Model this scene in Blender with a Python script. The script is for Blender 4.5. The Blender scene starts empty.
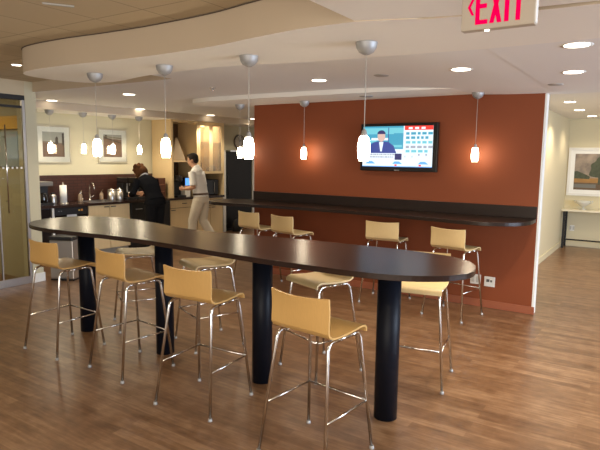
import bpy, bmesh, math, random
from mathutils import Vector, Matrix
random.seed(7)
PI = math.pi
S = bpy.context.scene
COL = S.collection

# ------------------------------------------------------------------ camera
cd = bpy.data.cameras.new('camera')
cd.sensor_fit = 'HORIZONTAL'; cd.sensor_width = 36.0
cd.lens = 547.06 / 600 * 36.0
cd.clip_start = 0.05; cd.clip_end = 200
cam = bpy.data.objects.new('camera', cd); COL.objects.link(cam)
_F = Vector((-0.54600209, 0.82863798, -0.1234537))
_R = Vector((0.8341009, 0.55146942, 0.01253645))
_U = Vector((-0.07846911, 0.09612791, 0.99227114))
cam.matrix_world = Matrix(((_R.x, _U.x, -_F.x, 0), (_R.y, _U.y, -_F.y, 0), (_R.z, _U.z, -_F.z, 1.70), (0, 0, 0, 1)))
S.camera = cam

# ------------------------------------------------------------------ world, exposure, large lights
S.view_settings.view_transform = 'Standard'
S.view_settings.look = 'None'
S.view_settings.gamma = 1.0
S.view_settings.use_curve_mapping = False
S.view_settings.exposure = 0.0
W = bpy.data.worlds.new('world'); S.world = W; W.use_nodes = True
W.node_tree.nodes['Background'].inputs[0].default_value = (1.0, 0.93, 0.85, 1)
W.node_tree.nodes['Background'].inputs[1].default_value = 0.48

def area(name, loc, rot, sx, sy, energy, color):
    l = bpy.data.lights.new(name, 'AREA'); l.shape = 'RECTANGLE'; l.size = sx; l.size_y = sy
    l.energy = energy; l.color = color
    o = bpy.data.objects.new(name, l); COL.objects.link(o); o.location = loc; o.rotation_euler = rot
    return o
# daylight from the window side, to the right of the frame
area('window_daylight', (5.2, 4.6, 1.5), (0, math.radians(90), 0), 1.8, 4.0, 480, (0.66, 0.80, 1.0))
# fill lamp added behind the viewer to brighten ceiling and fascia
area('rear_fill', (0.6, -3.2, 1.25), (math.radians(97), 0, 0), 6.0, 2.0, 240, (1.0, 0.91, 0.78))
WARM = (1.0, 0.74, 0.44)
WARM2 = (1.0, 0.85, 0.64)

# ------------------------------------------------------------------ materials
def mat(name, col, rough=0.5, metal=0.0, emit=None, estr=0.0, noise=None, spec=None, coat=0.0):
    m = bpy.data.materials.new(name); m.use_nodes = True
    nt = m.node_tree; b = nt.nodes['Principled BSDF']
    b.inputs['Base Color'].default_value = (*col, 1)
    b.inputs['Roughness'].default_value = rough
    b.inputs['Metallic'].default_value = metal
    if spec is not None: b.inputs['Specular IOR Level'].default_value = spec
    if coat: b.inputs['Coat Weight'].default_value = coat
    if emit is not None:
        b.inputs['Emission Color'].default_value = (*emit, 1); b.inputs['Emission Strength'].default_value = estr
    if noise:
        scale, amt, stretch = noise
        tc = nt.nodes.new('ShaderNodeTexCoord'); mp = nt.nodes.new('ShaderNodeMapping')
        mp.inputs['Scale'].default_value = stretch
        nz = nt.nodes.new('ShaderNodeTexNoise'); nz.inputs['Scale'].default_value = scale; nz.inputs['Detail'].default_value = 4
        mx = nt.nodes.new('ShaderNodeMix'); mx.data_type = 'RGBA'
        mx.inputs[6].default_value = (*[max(0, c * (1 - amt)) for c in col], 1)
        mx.inputs[7].default_value = (*[min(1, c * (1 + amt)) for c in col], 1)
        nt.links.new(tc.outputs['Object'], mp.inputs['Vector']); nt.links.new(mp.outputs['Vector'], nz.inputs['Vector'])
        nt.links.new(nz.outputs['Fac'], mx.inputs[0]); nt.links.new(mx.outputs[2], b.inputs['Base Color'])
    return m

def floor_mat():
    m = bpy.data.materials.new('wood_floor'); m.use_nodes = True; nt = m.node_tree; b = nt.nodes['Principled BSDF']
    tc = nt.nodes.new('ShaderNodeTexCoord')
    br = nt.nodes.new('ShaderNodeTexBrick'); br.offset = 0.37; br.offset_frequency = 2
    br.inputs['Color1'].default_value = (0.0, 0.0, 0.0, 1); br.inputs['Color2'].default_value = (1, 1, 1, 1)
    br.inputs['Mortar'].default_value = (0.3, 0.3, 0.3, 1)
    br.inputs['Scale'].default_value = 1.0; br.inputs['Mortar Size'].default_value = 0.0012
    br.inputs['Brick Width'].default_value = 0.9; br.inputs['Row Height'].default_value = 0.075
    mp = nt.nodes.new('ShaderNodeMapping'); mp.inputs['Scale'].default_value = (2.2, 20.0, 1)
    nz = nt.nodes.new('ShaderNodeTexNoise'); nz.inputs['Scale'].default_value = 1.6; nz.inputs['Detail'].default_value = 6
    nz.inputs['Roughness'].default_value = 0.65
    n2 = nt.nodes.new('ShaderNodeTexNoise'); n2.inputs['Scale'].default_value = 9.0; n2.inputs['Detail'].default_value = 3
    a1 = nt.nodes.new('ShaderNodeMix'); a1.data_type = 'FLOAT'; a1.inputs[0].default_value = 0.78
    a2 = nt.nodes.new('ShaderNodeMix'); a2.data_type = 'FLOAT'; a2.inputs[0].default_value = 0.3
    rp = nt.nodes.new('ShaderNodeValToRGB')
    rp.color_ramp.elements[0].position = 0.30; rp.color_ramp.elements[0].color = (0.092, 0.042, 0.018, 1)
    rp.color_ramp.elements[1].position = 0.72; rp.color_ramp.elements[1].color = (0.34, 0.205, 0.112, 1)
    e = rp.color_ramp.elements.new(0.5); e.color = (0.195, 0.103, 0.050, 1)
    L = nt.links.new
    L(tc.outputs['Object'], br.inputs['Vector']); L(tc.outputs['Object'], mp.inputs['Vector']); L(mp.outputs['Vector'], nz.inputs['Vector'])
    L(tc.outputs['Object'], n2.inputs['Vector'])
    L(br.outputs['Color'], a1.inputs[2]); L(nz.outputs['Fac'], a1.inputs[3])
    L(a1.outputs[0], a2.inputs[2]); L(n2.outputs['Fac'], a2.inputs[3]); L(a2.outputs[0], rp.inputs['Fac'])
    L(rp.outputs['Color'], b.inputs['Base Color'])
    b.inputs['Roughness'].default_value = 0.30
    return m

def brick_mat(name, c1, c2, mortar, bw, rh, ms, rough, coords='Object', rot=(0, 0, 0)):
    m = bpy.data.materials.new(name); m.use_nodes = True; nt = m.node_tree; b = nt.nodes['Principled BSDF']
    tc = nt.nodes.new('ShaderNodeTexCoord'); mp = nt.nodes.new('ShaderNodeMapping'); mp.inputs['Rotation'].default_value = rot
    br = nt.nodes.new('ShaderNodeTexBrick'); br.inputs['Scale'].default_value = 1
    br.inputs['Color1'].default_value = (*c1, 1); br.inputs['Color2'].default_value = (*c2, 1); br.inputs['Mortar'].default_value = (*mortar, 1)
    br.inputs['Brick Width'].default_value = bw; br.inputs['Row Height'].default_value = rh; br.inputs['Mortar Size'].default_value = ms
    nt.links.new(tc.outputs[coords], mp.inputs['Vector']); nt.links.new(mp.outputs['Vector'], br.inputs['Vector'])
    nt.links.new(br.outputs['Color'], b.inputs['Base Color']); b.inputs['Roughness'].default_value = rough
    return m, br

def glass_mat(name, tint, gloss=0.12, haze=0.0):
    m = bpy.data.materials.new(name); m.use_nodes = True; nt = m.node_tree; nt.nodes.clear()
    out = nt.nodes.new('ShaderNodeOutputMaterial'); tr = nt.nodes.new('ShaderNodeBsdfTransparent'); gl = nt.nodes.new('ShaderNodeBsdfGlossy')
    tr.inputs[0].default_value = (*tint, 1); gl.inputs['Roughness'].default_value = 0.03
    fr = nt.nodes.new('ShaderNodeFresnel'); fr.inputs['IOR'].default_value = 1.45
    mx = nt.nodes.new('ShaderNodeMixShader')
    nt.links.new(fr.outputs[0], mx.inputs[0]); nt.links.new(tr.outputs[0], mx.inputs[1]); nt.links.new(gl.outputs[0], mx.inputs[2])
    last = mx
    if haze:
        df = nt.nodes.new('ShaderNodeBsdfTranslucent'); df.inputs[0].default_value = (0.9, 0.88, 0.8, 1)
        m2 = nt.nodes.new('ShaderNodeMixShader'); m2.inputs[0].default_value = haze
        nt.links.new(mx.outputs[0], m2.inputs[1]); nt.links.new(df.outputs[0], m2.inputs[2]); last = m2
    nt.links.new(last.outputs[0], out.inputs[0])
    return m

M = {}
M['floor'] = floor_mat()
M['red'] = mat('terracotta_paint', (0.225, 0.058, 0.021), 0.6, noise=(2.0, 0.05, (1, 1, 1)), spec=0.25)
M['red_trim'] = mat('terracotta_trim', (0.30, 0.09, 0.042), 0.45)
M['cream'] = mat('cream_paint', (0.53, 0.49, 0.345), 0.7)
M['cream2'] = mat('corridor_paint', (0.68, 0.60, 0.40), 0.7)
M['tan'] = mat('tan_paint', (0.52, 0.43, 0.29), 0.7)
M['white'] = mat('white_paint', (0.78, 0.77, 0.73), 0.55)
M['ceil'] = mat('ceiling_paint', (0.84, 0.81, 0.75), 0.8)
M['ceil_dim'] = mat('ceiling_paint_dim', (0.78, 0.77, 0.76), 0.8)  # greyer copy of ceil; dimmer, cooler light behind the soffit put into colour
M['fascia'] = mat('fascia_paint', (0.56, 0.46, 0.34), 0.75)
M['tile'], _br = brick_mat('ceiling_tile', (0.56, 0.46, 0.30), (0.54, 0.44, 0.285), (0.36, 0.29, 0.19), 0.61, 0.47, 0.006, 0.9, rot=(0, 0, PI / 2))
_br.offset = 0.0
M['table'] = mat('espresso_wood', (0.026, 0.013, 0.009), 0.26, noise=(9.0, 0.35, (1, 12, 1)), spec=0.24)
M['edge'] = mat('espresso_edge', (0.020, 0.011, 0.008), 0.4)
M['counter_wood'] = mat('dark_bar_wood', (0.018, 0.010, 0.007), 0.32, noise=(9.0, 0.3, (1, 10, 1)), spec=0.3)
M['column'] = mat('navy_column', (0.006, 0.007, 0.012), 0.42, spec=0.14)
M['ply'] = mat('beech_ply', (0.58, 0.355, 0.125), 0.34, noise=(14.0, 0.10, (14, 1.2, 1.2)))
M['ply_pale'] = mat('pale_ply', (0.66, 0.50, 0.26), 0.36, noise=(14.0, 0.08, (14, 1.2, 1.2)))
M['chrome'] = mat('chrome', (0.72, 0.70, 0.67), 0.16, 1.0)
M['steel'] = mat('brushed_steel', (0.52, 0.50, 0.47), 0.34, 1.0, noise=(40, 0.12, (1, 1, 30)))
M['nickel'] = mat('brushed_nickel', (0.40, 0.40, 0.40), 0.55, 0.6)
M['black'] = mat('black_plastic', (0.012, 0.012, 0.013), 0.32)
M['black_matte'] = mat('black_matte', (0.014, 0.013, 0.013), 0.65)
M['black_gloss'] = mat('black_gloss', (0.012, 0.010, 0.009), 0.12)
M['fridge'] = mat('fridge_black', (0.012, 0.010, 0.009), 0.28, spec=0.25)
M['maple'] = mat('maple_veneer', (0.68, 0.52, 0.29), 0.42, noise=(6.0, 0.07, (8, 8, 0.6)))
M['dark_handle'] = mat('dark_handle', (0.14, 0.12, 0.10), 0.4, 0.7)
M['maple2'] = mat('maple_panel', (0.62, 0.46, 0.25), 0.45, noise=(6.0, 0.08, (8, 8, 0.6)))
M['niche'] = mat('niche_brown', (0.11, 0.065, 0.034), 0.6)
M['stone'] = mat('dark_stone_counter', (0.030, 0.016, 0.012), 0.22, noise=(60, 0.4, (1, 1, 1)))
M['backsplash'], _b2 = brick_mat('brown_brick_tile', (0.050, 0.019, 0.013), (0.062, 0.024, 0.016), (0.024, 0.012, 0.009), 0.15, 0.05, 0.004, 0.3, rot=(PI / 2, 0, 0))
M['opal'] = mat('opal_glass_lit', (0.9, 0.85, 0.75), 0.3, emit=(1.0, 0.84, 0.60), estr=34.0)
M['opal_k'] = mat('opal_glass_lit_kitchen', (0.9, 0.85, 0.75), 0.3, emit=(1.0, 0.85, 0.60), estr=34.0)
M['disc'] = mat('downlight_lens', (0.9, 0.9, 0.85), 0.4, emit=(1.0, 0.88, 0.70), estr=7.0)
M['cord'] = mat('grey_cord', (0.42, 0.40, 0.36), 0.5)
M['plastic_white'] = mat('white_plastic', (0.80, 0.78, 0.72), 0.4)
M['paper'] = mat('white_paper', (0.85, 0.84, 0.80), 0.8)
M['mat_board'] = mat('white_mat_board', (0.86, 0.85, 0.80), 0.7)
M['frame'] = mat('pale_gold_frame', (0.55, 0.50, 0.38), 0.35, 0.5)
M['frame_w'] = mat('white_frame', (0.78, 0.76, 0.70), 0.45)
M['glass'] = glass_mat('clear_glass', (0.97, 0.97, 0.95))
M['glass_door'] = glass_mat('tinted_glass', (0.78, 0.77, 0.68))
M['glass_frost'] = glass_mat('cabinet_glass', (0.95, 0.93, 0.88), haze=0.12)
M['exit_body'] = mat('exit_sign_body', (0.46, 0.40, 0.32), 0.5)
M['exit_red'] = mat('exit_letters', (0.35, 0.0, 0.04), 0.8, spec=0.0, emit=(0.80, 0.0, 0.075), estr=0.85)
M['bluish'] = mat('blue_grey_board', (0.30, 0.36, 0.40), 0.5)
M['yellow'] = mat('mustard_panel', (0.72, 0.42, 0.06), 0.6)
M['olive'] = mat('olive_wall', (0.40, 0.36, 0.24), 0.8)

# ------------------------------------------------------------------ mesh helpers
class MB:
    def __init__(s): s.bm = bmesh.new(); s.mi = 0
    def _set(s, faces):
        for f in faces: f.material_index = s.mi
    def box(s, x0, x1, y0, y1, z0, z1, bev=0.0, seg=2):
        b = bmesh.new()
        vs = [b.verts.new((x, y, z)) for x in (x0, x1) for y in (y0, y1) for z in (z0, z1)]
        for q in ((0, 1, 3, 2), (4, 6, 7, 5), (0, 4, 5, 1), (2, 3, 7, 6), (0, 2, 6, 4), (1, 5, 7, 3)): b.faces.new([vs[i] for i in q])
        if bev: bmesh.ops.bevel(b, geom=b.edges[:], offset=bev, segments=seg, affect='EDGES', profile=0.5)
        return s.merge(b)
    def merge(s, b, mtx=None):
        if mtx is not None: bmesh.ops.transform(b, matrix=mtx, verts=b.verts)
        mp = {v: s.bm.verts.new(v.co) for v in b.verts}
        for f in b.faces:
            try: nf = s.bm.faces.new([mp[v] for v in f.verts]); nf.material_index = s.mi; nf.smooth = f.smooth
            except ValueError: pass
        b.free(); return s
    def lathe(s, prof, c=(0, 0, 0), n=24, axis='Z', smooth=True):
        rings = []
        b = bmesh.new()
        for r, z in prof:
            if r < 1e-6: rings.append([b.verts.new((0, 0, z))])
            else: rings.append([b.verts.new((r * math.cos(2 * PI * i / n), r * math.sin(2 * PI * i / n), z)) for i in range(n)])
        for A, B in zip(rings, rings[1:]):
            for i in range(n):
                j = (i + 1) % n
                if len(A) == 1 and len(B) == 1: continue
                if len(A) == 1: f = b.faces.new((A[0], B[j], B[i]))
                elif len(B) == 1: f = b.faces.new((A[i], A[j], B[0]))
                else: f = b.faces.new((A[i], A[j], B[j], B[i]))
                f.smooth = smooth
        if len(rings[0]) > 1: b.faces.new(list(reversed(rings[0])))
        if len(rings[-1]) > 1: b.faces.new(rings[-1])
        m = Matrix.Translation(Vector(c))
        if axis == 'X': m = m @ Matrix.Rotation(PI / 2, 4, 'Y')
        if axis == 'Y': m = m @ Matrix.Rotation(-PI / 2, 4, 'X')
        return s.merge(b, m)
    def cyl(s, c, r, z0, z1, n=24, axis='Z', bev=0.0):
        h = z1 - z0
        p = [(r, z0), (r, z1)] if not bev else [(r - bev, z0), (r, z0 + bev), (r, z1 - bev), (r - bev, z1)]
        return s.lathe(p, c, n, axis)
    def ell(s, c, rx, ry, rz, n=16, m=10, rot=None):
        b = bmesh.new(); bmesh.ops.create_uvsphere(b, u_segments=n, v_segments=m, radius=1.0)
        for f in b.faces: f.smooth = True
        mt = Matrix.Translation(Vector(c)) @ (rot.to_4x4() if rot else Matrix.Identity(4)) @ Matrix.Diagonal((rx, ry, rz, 1))
        return s.merge(b, mt)
    def tube(s, pts, rad, n=10, closed=False, flat=None):
        P = [Vector(p) for p in pts]; k = len(P)
        rr = rad if isinstance(rad, (list, tuple)) else [rad] * k
        b = bmesh.new(); rings = []; up = None
        for i in range(k):
            t = (P[min(i + 1, k - 1)] - P[max(i - 1, 0)]) if not closed else (P[(i + 1) % k] - P[i - 1])
            t.normalize()
            if up is None:
                up = Vector((0, 0, 1)) if abs(t.z) < 0.9 else Vector((0, 1, 0))
            a = up - t * up.dot(t)
            if a.length < 1e-5: a = t.orthogonal()
            a.normalize(); up = a; c = t.cross(a)
            r = rr[i]; ra, rc = (r if isinstance(r, (tuple, list)) else (r, r))
            rings.append([b.verts.new(P[i] + a * (ra * math.cos(2 * PI * j / n)) + c * (rc * math.sin(2 * PI * j / n))) for j in range(n)])
        seq = list(zip(rings, rings[1:])) + ([(rings[-1], rings[0])] if closed else [])
        for A, B in seq:
            for j in range(n):
                f = b.faces.new((A[j], A[(j + 1) % n], B[(j + 1) % n], B[j])); f.smooth = True
        if not closed:
            b.faces.new(list(reversed(rings[0]))); b.faces.new(rings[-1])
        bmesh.ops.recalc_face_normals(b, faces=b.faces)
        return s.merge(b)
    def prism(s, out, z0, z1, axes='xy', bev=0.0):
        """outline in two axes, extruded along the third between z0 and z1"""
        b = bmesh.new()
        def P(p, z):
            return {'xy': (p[0], p[1], z), 'xz': (p[0], z, p[1]), 'yz': (z, p[0], p[1])}[axes]
        A = [b.verts.new(P(p, z0)) for p in out]; B = [b.verts.new(P(p, z1)) for p in out]
        n = len(out)
        b.faces.new(A); b.faces.new(list(reversed(B)))
        for i in range(n): b.faces.new((A[i], B[i], B[(i + 1) % n], A[(i + 1) % n]))
        bmesh.ops.recalc_face_normals(b, faces=b.faces)
        if bev:
            es = [e for e in b.edges if len(e.link_faces) == 2 and any(len(f.verts) > 4 for f in e.link_faces)] if n > 4 else b.edges[:]
            bmesh.ops.bevel(b, geom=es, offset=bev, segments=2, affect='EDGES', profile=0.5)
        return s.merge(b)
    def poly(s, pts):
        f = s.bm.faces.new([s.bm.verts.new(p) for p in pts]); f.material_index = s.mi; return s
    def build(s, name, mats, parent=None, loc=None, rotz=0.0):
        me = bpy.data.meshes.new(name); bmesh.ops.recalc_face_normals(s.bm, faces=s.bm.faces) if False else None
        s.bm.to_mesh(me); s.bm.free()
        for m in (mats if isinstance(mats, (list, tuple)) else [mats]): me.materials.append(m)
        o = bpy.data.objects.new(name, me); COL.objects.link(o)
        if parent is not None: o.parent = parent
        if loc is not None: o.location = loc
        if rotz: o.rotation_euler = (0, 0, rotz)
        return o

def tag(o, label, cat, group=None, kind=None):
    o['label'] = label; o['category'] = cat
    if group: o['group'] = group
    if kind: o['kind'] = kind
    return o
def thing(name, label, cat, loc=(0, 0, 0), rotz=0.0, group=None):
    o = bpy.data.objects.new(name, None); COL.objects.link(o); o.empty_display_size = 0.1
    o.location = loc; o.rotation_euler = (0, 0, rotz)
    return tag(o, label, cat, group)
def struct(o): o['kind'] = 'structure'; return o
def kids(o): return [c for c in ALLK.get(o.name, [])]
ALLK = {}
def copy_tree(o, parent=None):
    c = o.copy(); COL.objects.link(c)
    if parent is not None: c.parent = parent
    for ch in list(o.children): copy_tree(ch, c)
    return c
def catmull(P, n=8, closed=True):
    out = []; k = len(P)
    rng = range(k) if closed else range(k - 1)
    for i in rng:
        p0, p1, p2, p3 = (P[(i - 1) % k], P[i], P[(i + 1) % k], P[(i + 2) % k]) if closed else (P[max(i - 1, 0)], P[i], P[i + 1], P[min(i + 2, k - 1)])
        for j in range(n):
            t = j / n
            out.append(tuple(0.5 * ((2 * b) + (-a + c) * t + (2 * a - 5 * b + 4 * c - d) * t * t + (-a + 3 * b - 3 * c + d) * t ** 3) for a, b, c, d in zip(p0, p1, p2, p3)))
    if not closed: out.append(tuple(P[-1]))
    return out

# kitchen frame: u runs along the kitchen wall (to the right), v comes out of the wall
KU = Vector((0.0807, 0.99674, 0)); KN = Vector((0.99674, -0.0807, 0)); KO = Vector((-7.9, 4.77, 0)) - KN * 0.63
KA = math.atan2(KU.y, KU.x)
def kp(u, v, z=0.0): return KO + KU * u + KN * v + Vector((0, 0, z))

# ------------------------------------------------------------------ room shell
struct(MB().box(-11, 5.4, -2.0, 13.5, -0.08, 0).build('floor', M['floor']))
Zs, Zb, Zt, Zk, Zr = 2.40, 2.485, 2.61, 2.37, 2.43
# tiled upper ceiling of the foreground
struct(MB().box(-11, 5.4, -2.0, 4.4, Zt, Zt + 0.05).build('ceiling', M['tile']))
# the long wavy soffit above the high table
front = catmull([(-4.93, 3.12), (-4.86, 2.86), (-4.62, 2.72), (-4.1, 2.69), (-3.55, 2.73), (-3.08, 2.745), (-2.51, 2.72), (-2.1, 2.65), (-1.73, 2.60), (-1.40, 2.61)], 8, False)
right = catmull([(-1.40, 2.61), (-1.15, 2.70), (-0.94, 2.77), (0.2, 2.9), (5.4, 3.0)], 6, False)[1:]
back = catmull([(-1.32, 3.62), (-1.9, 3.56), (-2.4, 3.48), (-2.96, 3.36), (-3.84, 3.40), (-4.45, 3.53), (-4.78, 3.48), (-4.90, 3.30)], 8, False)
sof = MB(); sof.mi = 0
out = front + right + [(5.4, 3.66), (-1.0, 3.66)] + back
b_ = bmesh.new()
A_ = [b_.verts.new((x, y, Zs)) for x, y in out]; B_ = [b_.verts.new((x, y, Zt)) for x, y in out]
fa = b_.faces.new(A_); fa.material_index = 0
for i in range(len(out)):
    j = (i + 1) % len(out); f = b_.faces.new((A_[i], A_[j], B_[j], B_[i])); f.smooth = False
bmesh.ops.recalc_face_normals(b_, faces=b_.faces)
me_ = bpy.data.meshes.new('ceiling_soffit'); 
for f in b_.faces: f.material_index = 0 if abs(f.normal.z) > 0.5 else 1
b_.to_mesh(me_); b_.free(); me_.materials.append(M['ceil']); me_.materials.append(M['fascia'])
o = bpy.data.objects.new('ceiling_soffit', me_); COL.objects.link(o); struct(o)
# slightly higher drop ceiling in front of it, on the right
struct(MB().prism([(-1.39, -2.0), (5.4, -2.0), (5.4, 3.0), (0.2, 2.9), (-0.94, 2.77), (-1.15, 2.70), (-1.40, 2.62)], 2.406, Zt).build('ceiling_drop', M['ceil']))
# main plaster ceiling over kitchen and bar
def zramp(x):
    t = min(1, max(0, (-1.15 - x) / 1.9)); t = t * t * (3 - 2 * t); return Zs + 0.002 + (Zb - Zs - 0.002) * t
g_ = MB(); xs_ = [-1.0 - 0.1 * i for i in range(0, 36)] + [-5.0]
for xa, xb in zip(xs_, xs_[1:]):
    y0_ = 4.1 if xb < -4.35 else 2.95
    g_.poly([(xa, y0_, zramp(xa)), (xb, y0_, zramp(xb)), (xb, 6.5, zramp(xb)), (xa, 6.5, zramp(xa))])
    g_.poly([(xa, y0_, Zt + 0.1), (xa, 6.5, Zt + 0.1), (xb, 6.5, Zt + 0.1), (xb, y0_, Zt + 0.1)])
    g_.poly([(xa, y0_, zramp(xa)), (xa, y0_, Zt + 0.1), (xb, y0_, Zt + 0.1), (xb, y0_, zramp(xb))])
g_.box(-11, -5.0, 4.1, 11.0, Zb, Zt + 0.1)
g_.box(-1.0, 5.4, 3.66, 6.5, Zs, Zt)
o = struct(g_.build('ceiling_kitchen', [M['ceil_dim'], M['fascia']]))
for p in o.data.polygons: p.material_index = 0 if abs(p.normal.z) > 0.5 else 1  # upright faces darker; shade on the step face put into the colour
# dropped strip along the bar wall, rounded at its left end
rs = [(-1.02, 6.5), (-1.02, 5.78), (-3.2, 5.66), (-4.6, 5.60)] + catmull([(-5.2, 5.60), (-5.6, 5.72), (-5.75, 6.0), (-5.6, 6.3), (-5.2, 6.5)], 6, False)
struct(MB().prism(rs, Zr, Zb).build('ceiling_bar_soffit', M['ceil']))
struct(MB().tube([(x, y - 0.004, Zt - 0.006) for x, y in front[2:]], 0.004, 6).build('gap_shade', mat('shadow_gap', (0.10, 0.07, 0.05), 0.9)))  # dark tube drawn for the shade in the gap above the fascia
# kitchen soffit
ks = [kp(-0.6, 0.74), kp(6.2, 0.68), kp(6.2, -0.12), kp(-0.6, -0.12)]
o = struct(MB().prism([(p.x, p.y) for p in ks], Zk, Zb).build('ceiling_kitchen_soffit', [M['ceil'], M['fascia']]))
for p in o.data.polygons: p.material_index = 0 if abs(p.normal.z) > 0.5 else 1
# corridor ceiling
struct(MB().box(-1.75, 5.4, 6.5, 13.0, 2.50, 2.54).build('ceiling_corridor', M['ceil']))
struct(MB().box(-1.0, 5.4, 6.44, 6.5, Zs + 0.001, 2.50).build('ceiling_step', M['ceil']))

# bar wall (terracotta), white end
w = MB(); w.box(-5.0, -1.10, 6.351, 6.465, 0, Zr)
struct(w.build('wall_bar', M['red']))
struct(MB().box(-1.10, -1.08, 6.351, 6.47, 0, Zs).build('trim_wall_end', M['white']))
struct(MB().box(-5.0, -1.07, 6.336, 6.352, 0, 0.085, 0.003).build('baseboard_bar', M['red_trim']))
# corridor
struct(MB().box(-1.72, -1.60, 6.5, 12.2, 0, 2.50).build('wall_corridor', M['cream2']))
struct(MB().box(-1.72, 5.4, 12.05, 12.2, 0, 2.50).build('wall_end', M['cream2']))
struct(MB().box(-1.60, -1.585, 6.62, 12.05, 0, 0.10).build('baseboard_corridor', M['cream2']))
struct(MB().box(-1.585, 5.4, 12.035, 12.05, 0, 0.10).build('baseboard_end', M['cream2']))
# kitchen wall
def kbox(u0, u1, v0, v1, z0, z1, bev=0): return MB().box(u0, u1, -v1, -v0, z0, z1, bev)
KROOT = KO.copy()
def kstruct(name, m, *a): return struct(kbox(*a).build(name, m, None, KO, KA))
kstruct('wall_kitchen', M['cream'], -0.6, 4.42, -0.12, 0, 0, Zk)
kstruct('wall_kitchen_over_fridge', M['cream'], 4.42, 5.46, -0.12, 0, 1.83, Zk)
kstruct('wall_kitchen_far', M['cream'], 5.46, 8.0, -0.12, 0, 0, Zk)
kstruct('wall_alcove', M['cream'], 4.42, 5.46, -0.82, -0.78, 0, 1.95)
kstruct('trim_1', M['white'], 4.44, 4.52, 0.0, 0.02, 0, 1.83)
kstruct('trim_2', M['white'], 5.40, 5.46, 0.0, 0.02, 0, 1.83)
# left wall with the glass door, its cream end
struct(MB().box(-7.05, -6.85, 3.99, 4.14, 0, Zt).build('wall_left', M['cream']))
struct(MB().box(-7.0, -6.85, -2.0, 3.99, 2.42, Zt).build('wall_left_header', M['tan']))
struct(MB().box(-6.85, -6.835, 3.985, 4.155, 0, 0.12, 0.003).build('baseboard_left', M['white']))
struct(MB().box(-9.2, -7.05, 4.06, 4.14, 0, Zt).build('wall_meeting_room', M['olive']))
struct(MB().box(-9.2, -9.1, -2.0, 4.06, 0, Zt).build('wall_meeting_room_side', M['olive']))

# glass door / partition
d = thing('door_1', 'x', 'door', (-6.87, 0, 0)); del d['label']; del d['category']; d['kind'] = 'structure'
for (y0, y1) in ((2.4, 3.60), (3.615, 3.95)):
    MB().box(-0.006, 0.006, y0, y1, 0.10, 2.28).build('glass_pane', M['glass_door'], d)
MB().box(-0.02, 0.02, 2.4, 3.985, 0.0, 0.10, 0.003).build('bottom_rail', M['steel'], d)
MB().box(-0.025, 0.025, 2.4, 3.985, 2.37, 2.43, 0.003).build('top_rail', M['black_matte'], d)
MB().box(-0.012, 0.012, 2.4, 3.95, 2.27, 2.30).build('transom_bar', M['black_matte'], d)
MB().box(-0.006, 0.006, 3.64, 3.93, 2.30, 2.37).build('transom_pane', M['glass_door'], d)
MB().box(-0.02, 0.02, 3.95, 3.985, 0.1, 2.37).build('jamb', M['steel'], d)
MB().box(-0.012, 0.012, 3.60, 3.615, 0.1, 2.28).build('stile', M['steel'], d)
h = MB(); h.tube([(0.05, 3.70, 0.95), (0.05, 3.70, 2.05)], 0.008); h.tube([(0.0, 3.70, 1.1), (0.05, 3.70, 1.1)], 0.008); h.tube([(0.0, 3.70, 1.9), (0.05, 3.70, 1.9)], 0.008)
h.build('handle', M['chrome'], d)
dots = MB()
for i in range(26): dots.box(0.0065, 0.0075, 2.45 + i * 0.058, 2.475 + i * 0.058, 1.505, 1.53)
dots.build('frosted_dots', M['plastic_white'], d)
# what shows inside the meeting room
t = thing('wall_cabinet', 'long mustard yellow wall panel seen through the glass door', 'wall panel', (0, 4.06, 0))
MB().box(-8.3, -7.08, -0.05, 0, 2.02, 2.19, 0.004).build('panel', M['yellow'], t)
t = thing('whiteboard', 'blue grey board on the wall behind the glass door', 'board', (0, 4.06, 0))
MB().box(-8.1, -7.13, -0.03, 0, 1.52, 1.99, 0.004).build('board', M['bluish'], t)

l = bpy.data.lights.new('meeting_room_fill', 'AREA'); l.size = 0.6; l.energy = 45; l.color = WARM2  # unseen lamp added to brighten the room behind the glass
lo = bpy.data.objects.new('meeting_room_fill', l); COL.objects.link(lo); lo.location = (-8.0, 2.6, 2.5)
# ------------------------------------------------------------------ high table
tbl = thing('high_table', 'long wavy dark wood high table on four navy columns', 'table', (-3.2, 3.3, 0))
TO = [(-0.90, 3.31), (-0.94, 3.42), (-1.0, 3.51), (-1.09, 3.58), (-1.2, 3.63), (-1.55, 3.67), (-1.9, 3.66), (-2.3, 3.64), (-2.73, 3.60), (-3.07, 3.54), (-3.37, 3.52), (-3.70, 3.55), (-4.14, 3.66), (-4.65, 3.73), (-5.05, 3.63), (-5.20, 3.40), (-5.16, 3.10), (-5.04, 2.93), (-4.88, 2.83), (-4.68, 2.78), (-4.39, 2.765), (-4.06, 2.80), (-3.64, 2.84), (-3.17, 2.84), (-2.5, 2.79), (-2.09, 2.77), (-1.76, 2.775), (-1.44, 2.785), (-1.19, 2.84), (-0.99, 2.97), (-0.91, 3.09), (-0.885, 3.19)]
TP = [(x + 3.2, y - 3.3) for x, y in catmull(TO, 4)]
top = MB(); top.prism(TP, 1.010, 1.045, bev=0.002)
top.build('tabletop', M['table'], tbl)
for x in (-4.555, -3.49, -2.435, -1.41):
    c = MB(); c.lathe([(0.076, 0), (0.076, 1.010)], (x + 3.2, 3.195 - 3.3, 0), 32); c.build('column', M['column'], tbl)

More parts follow.
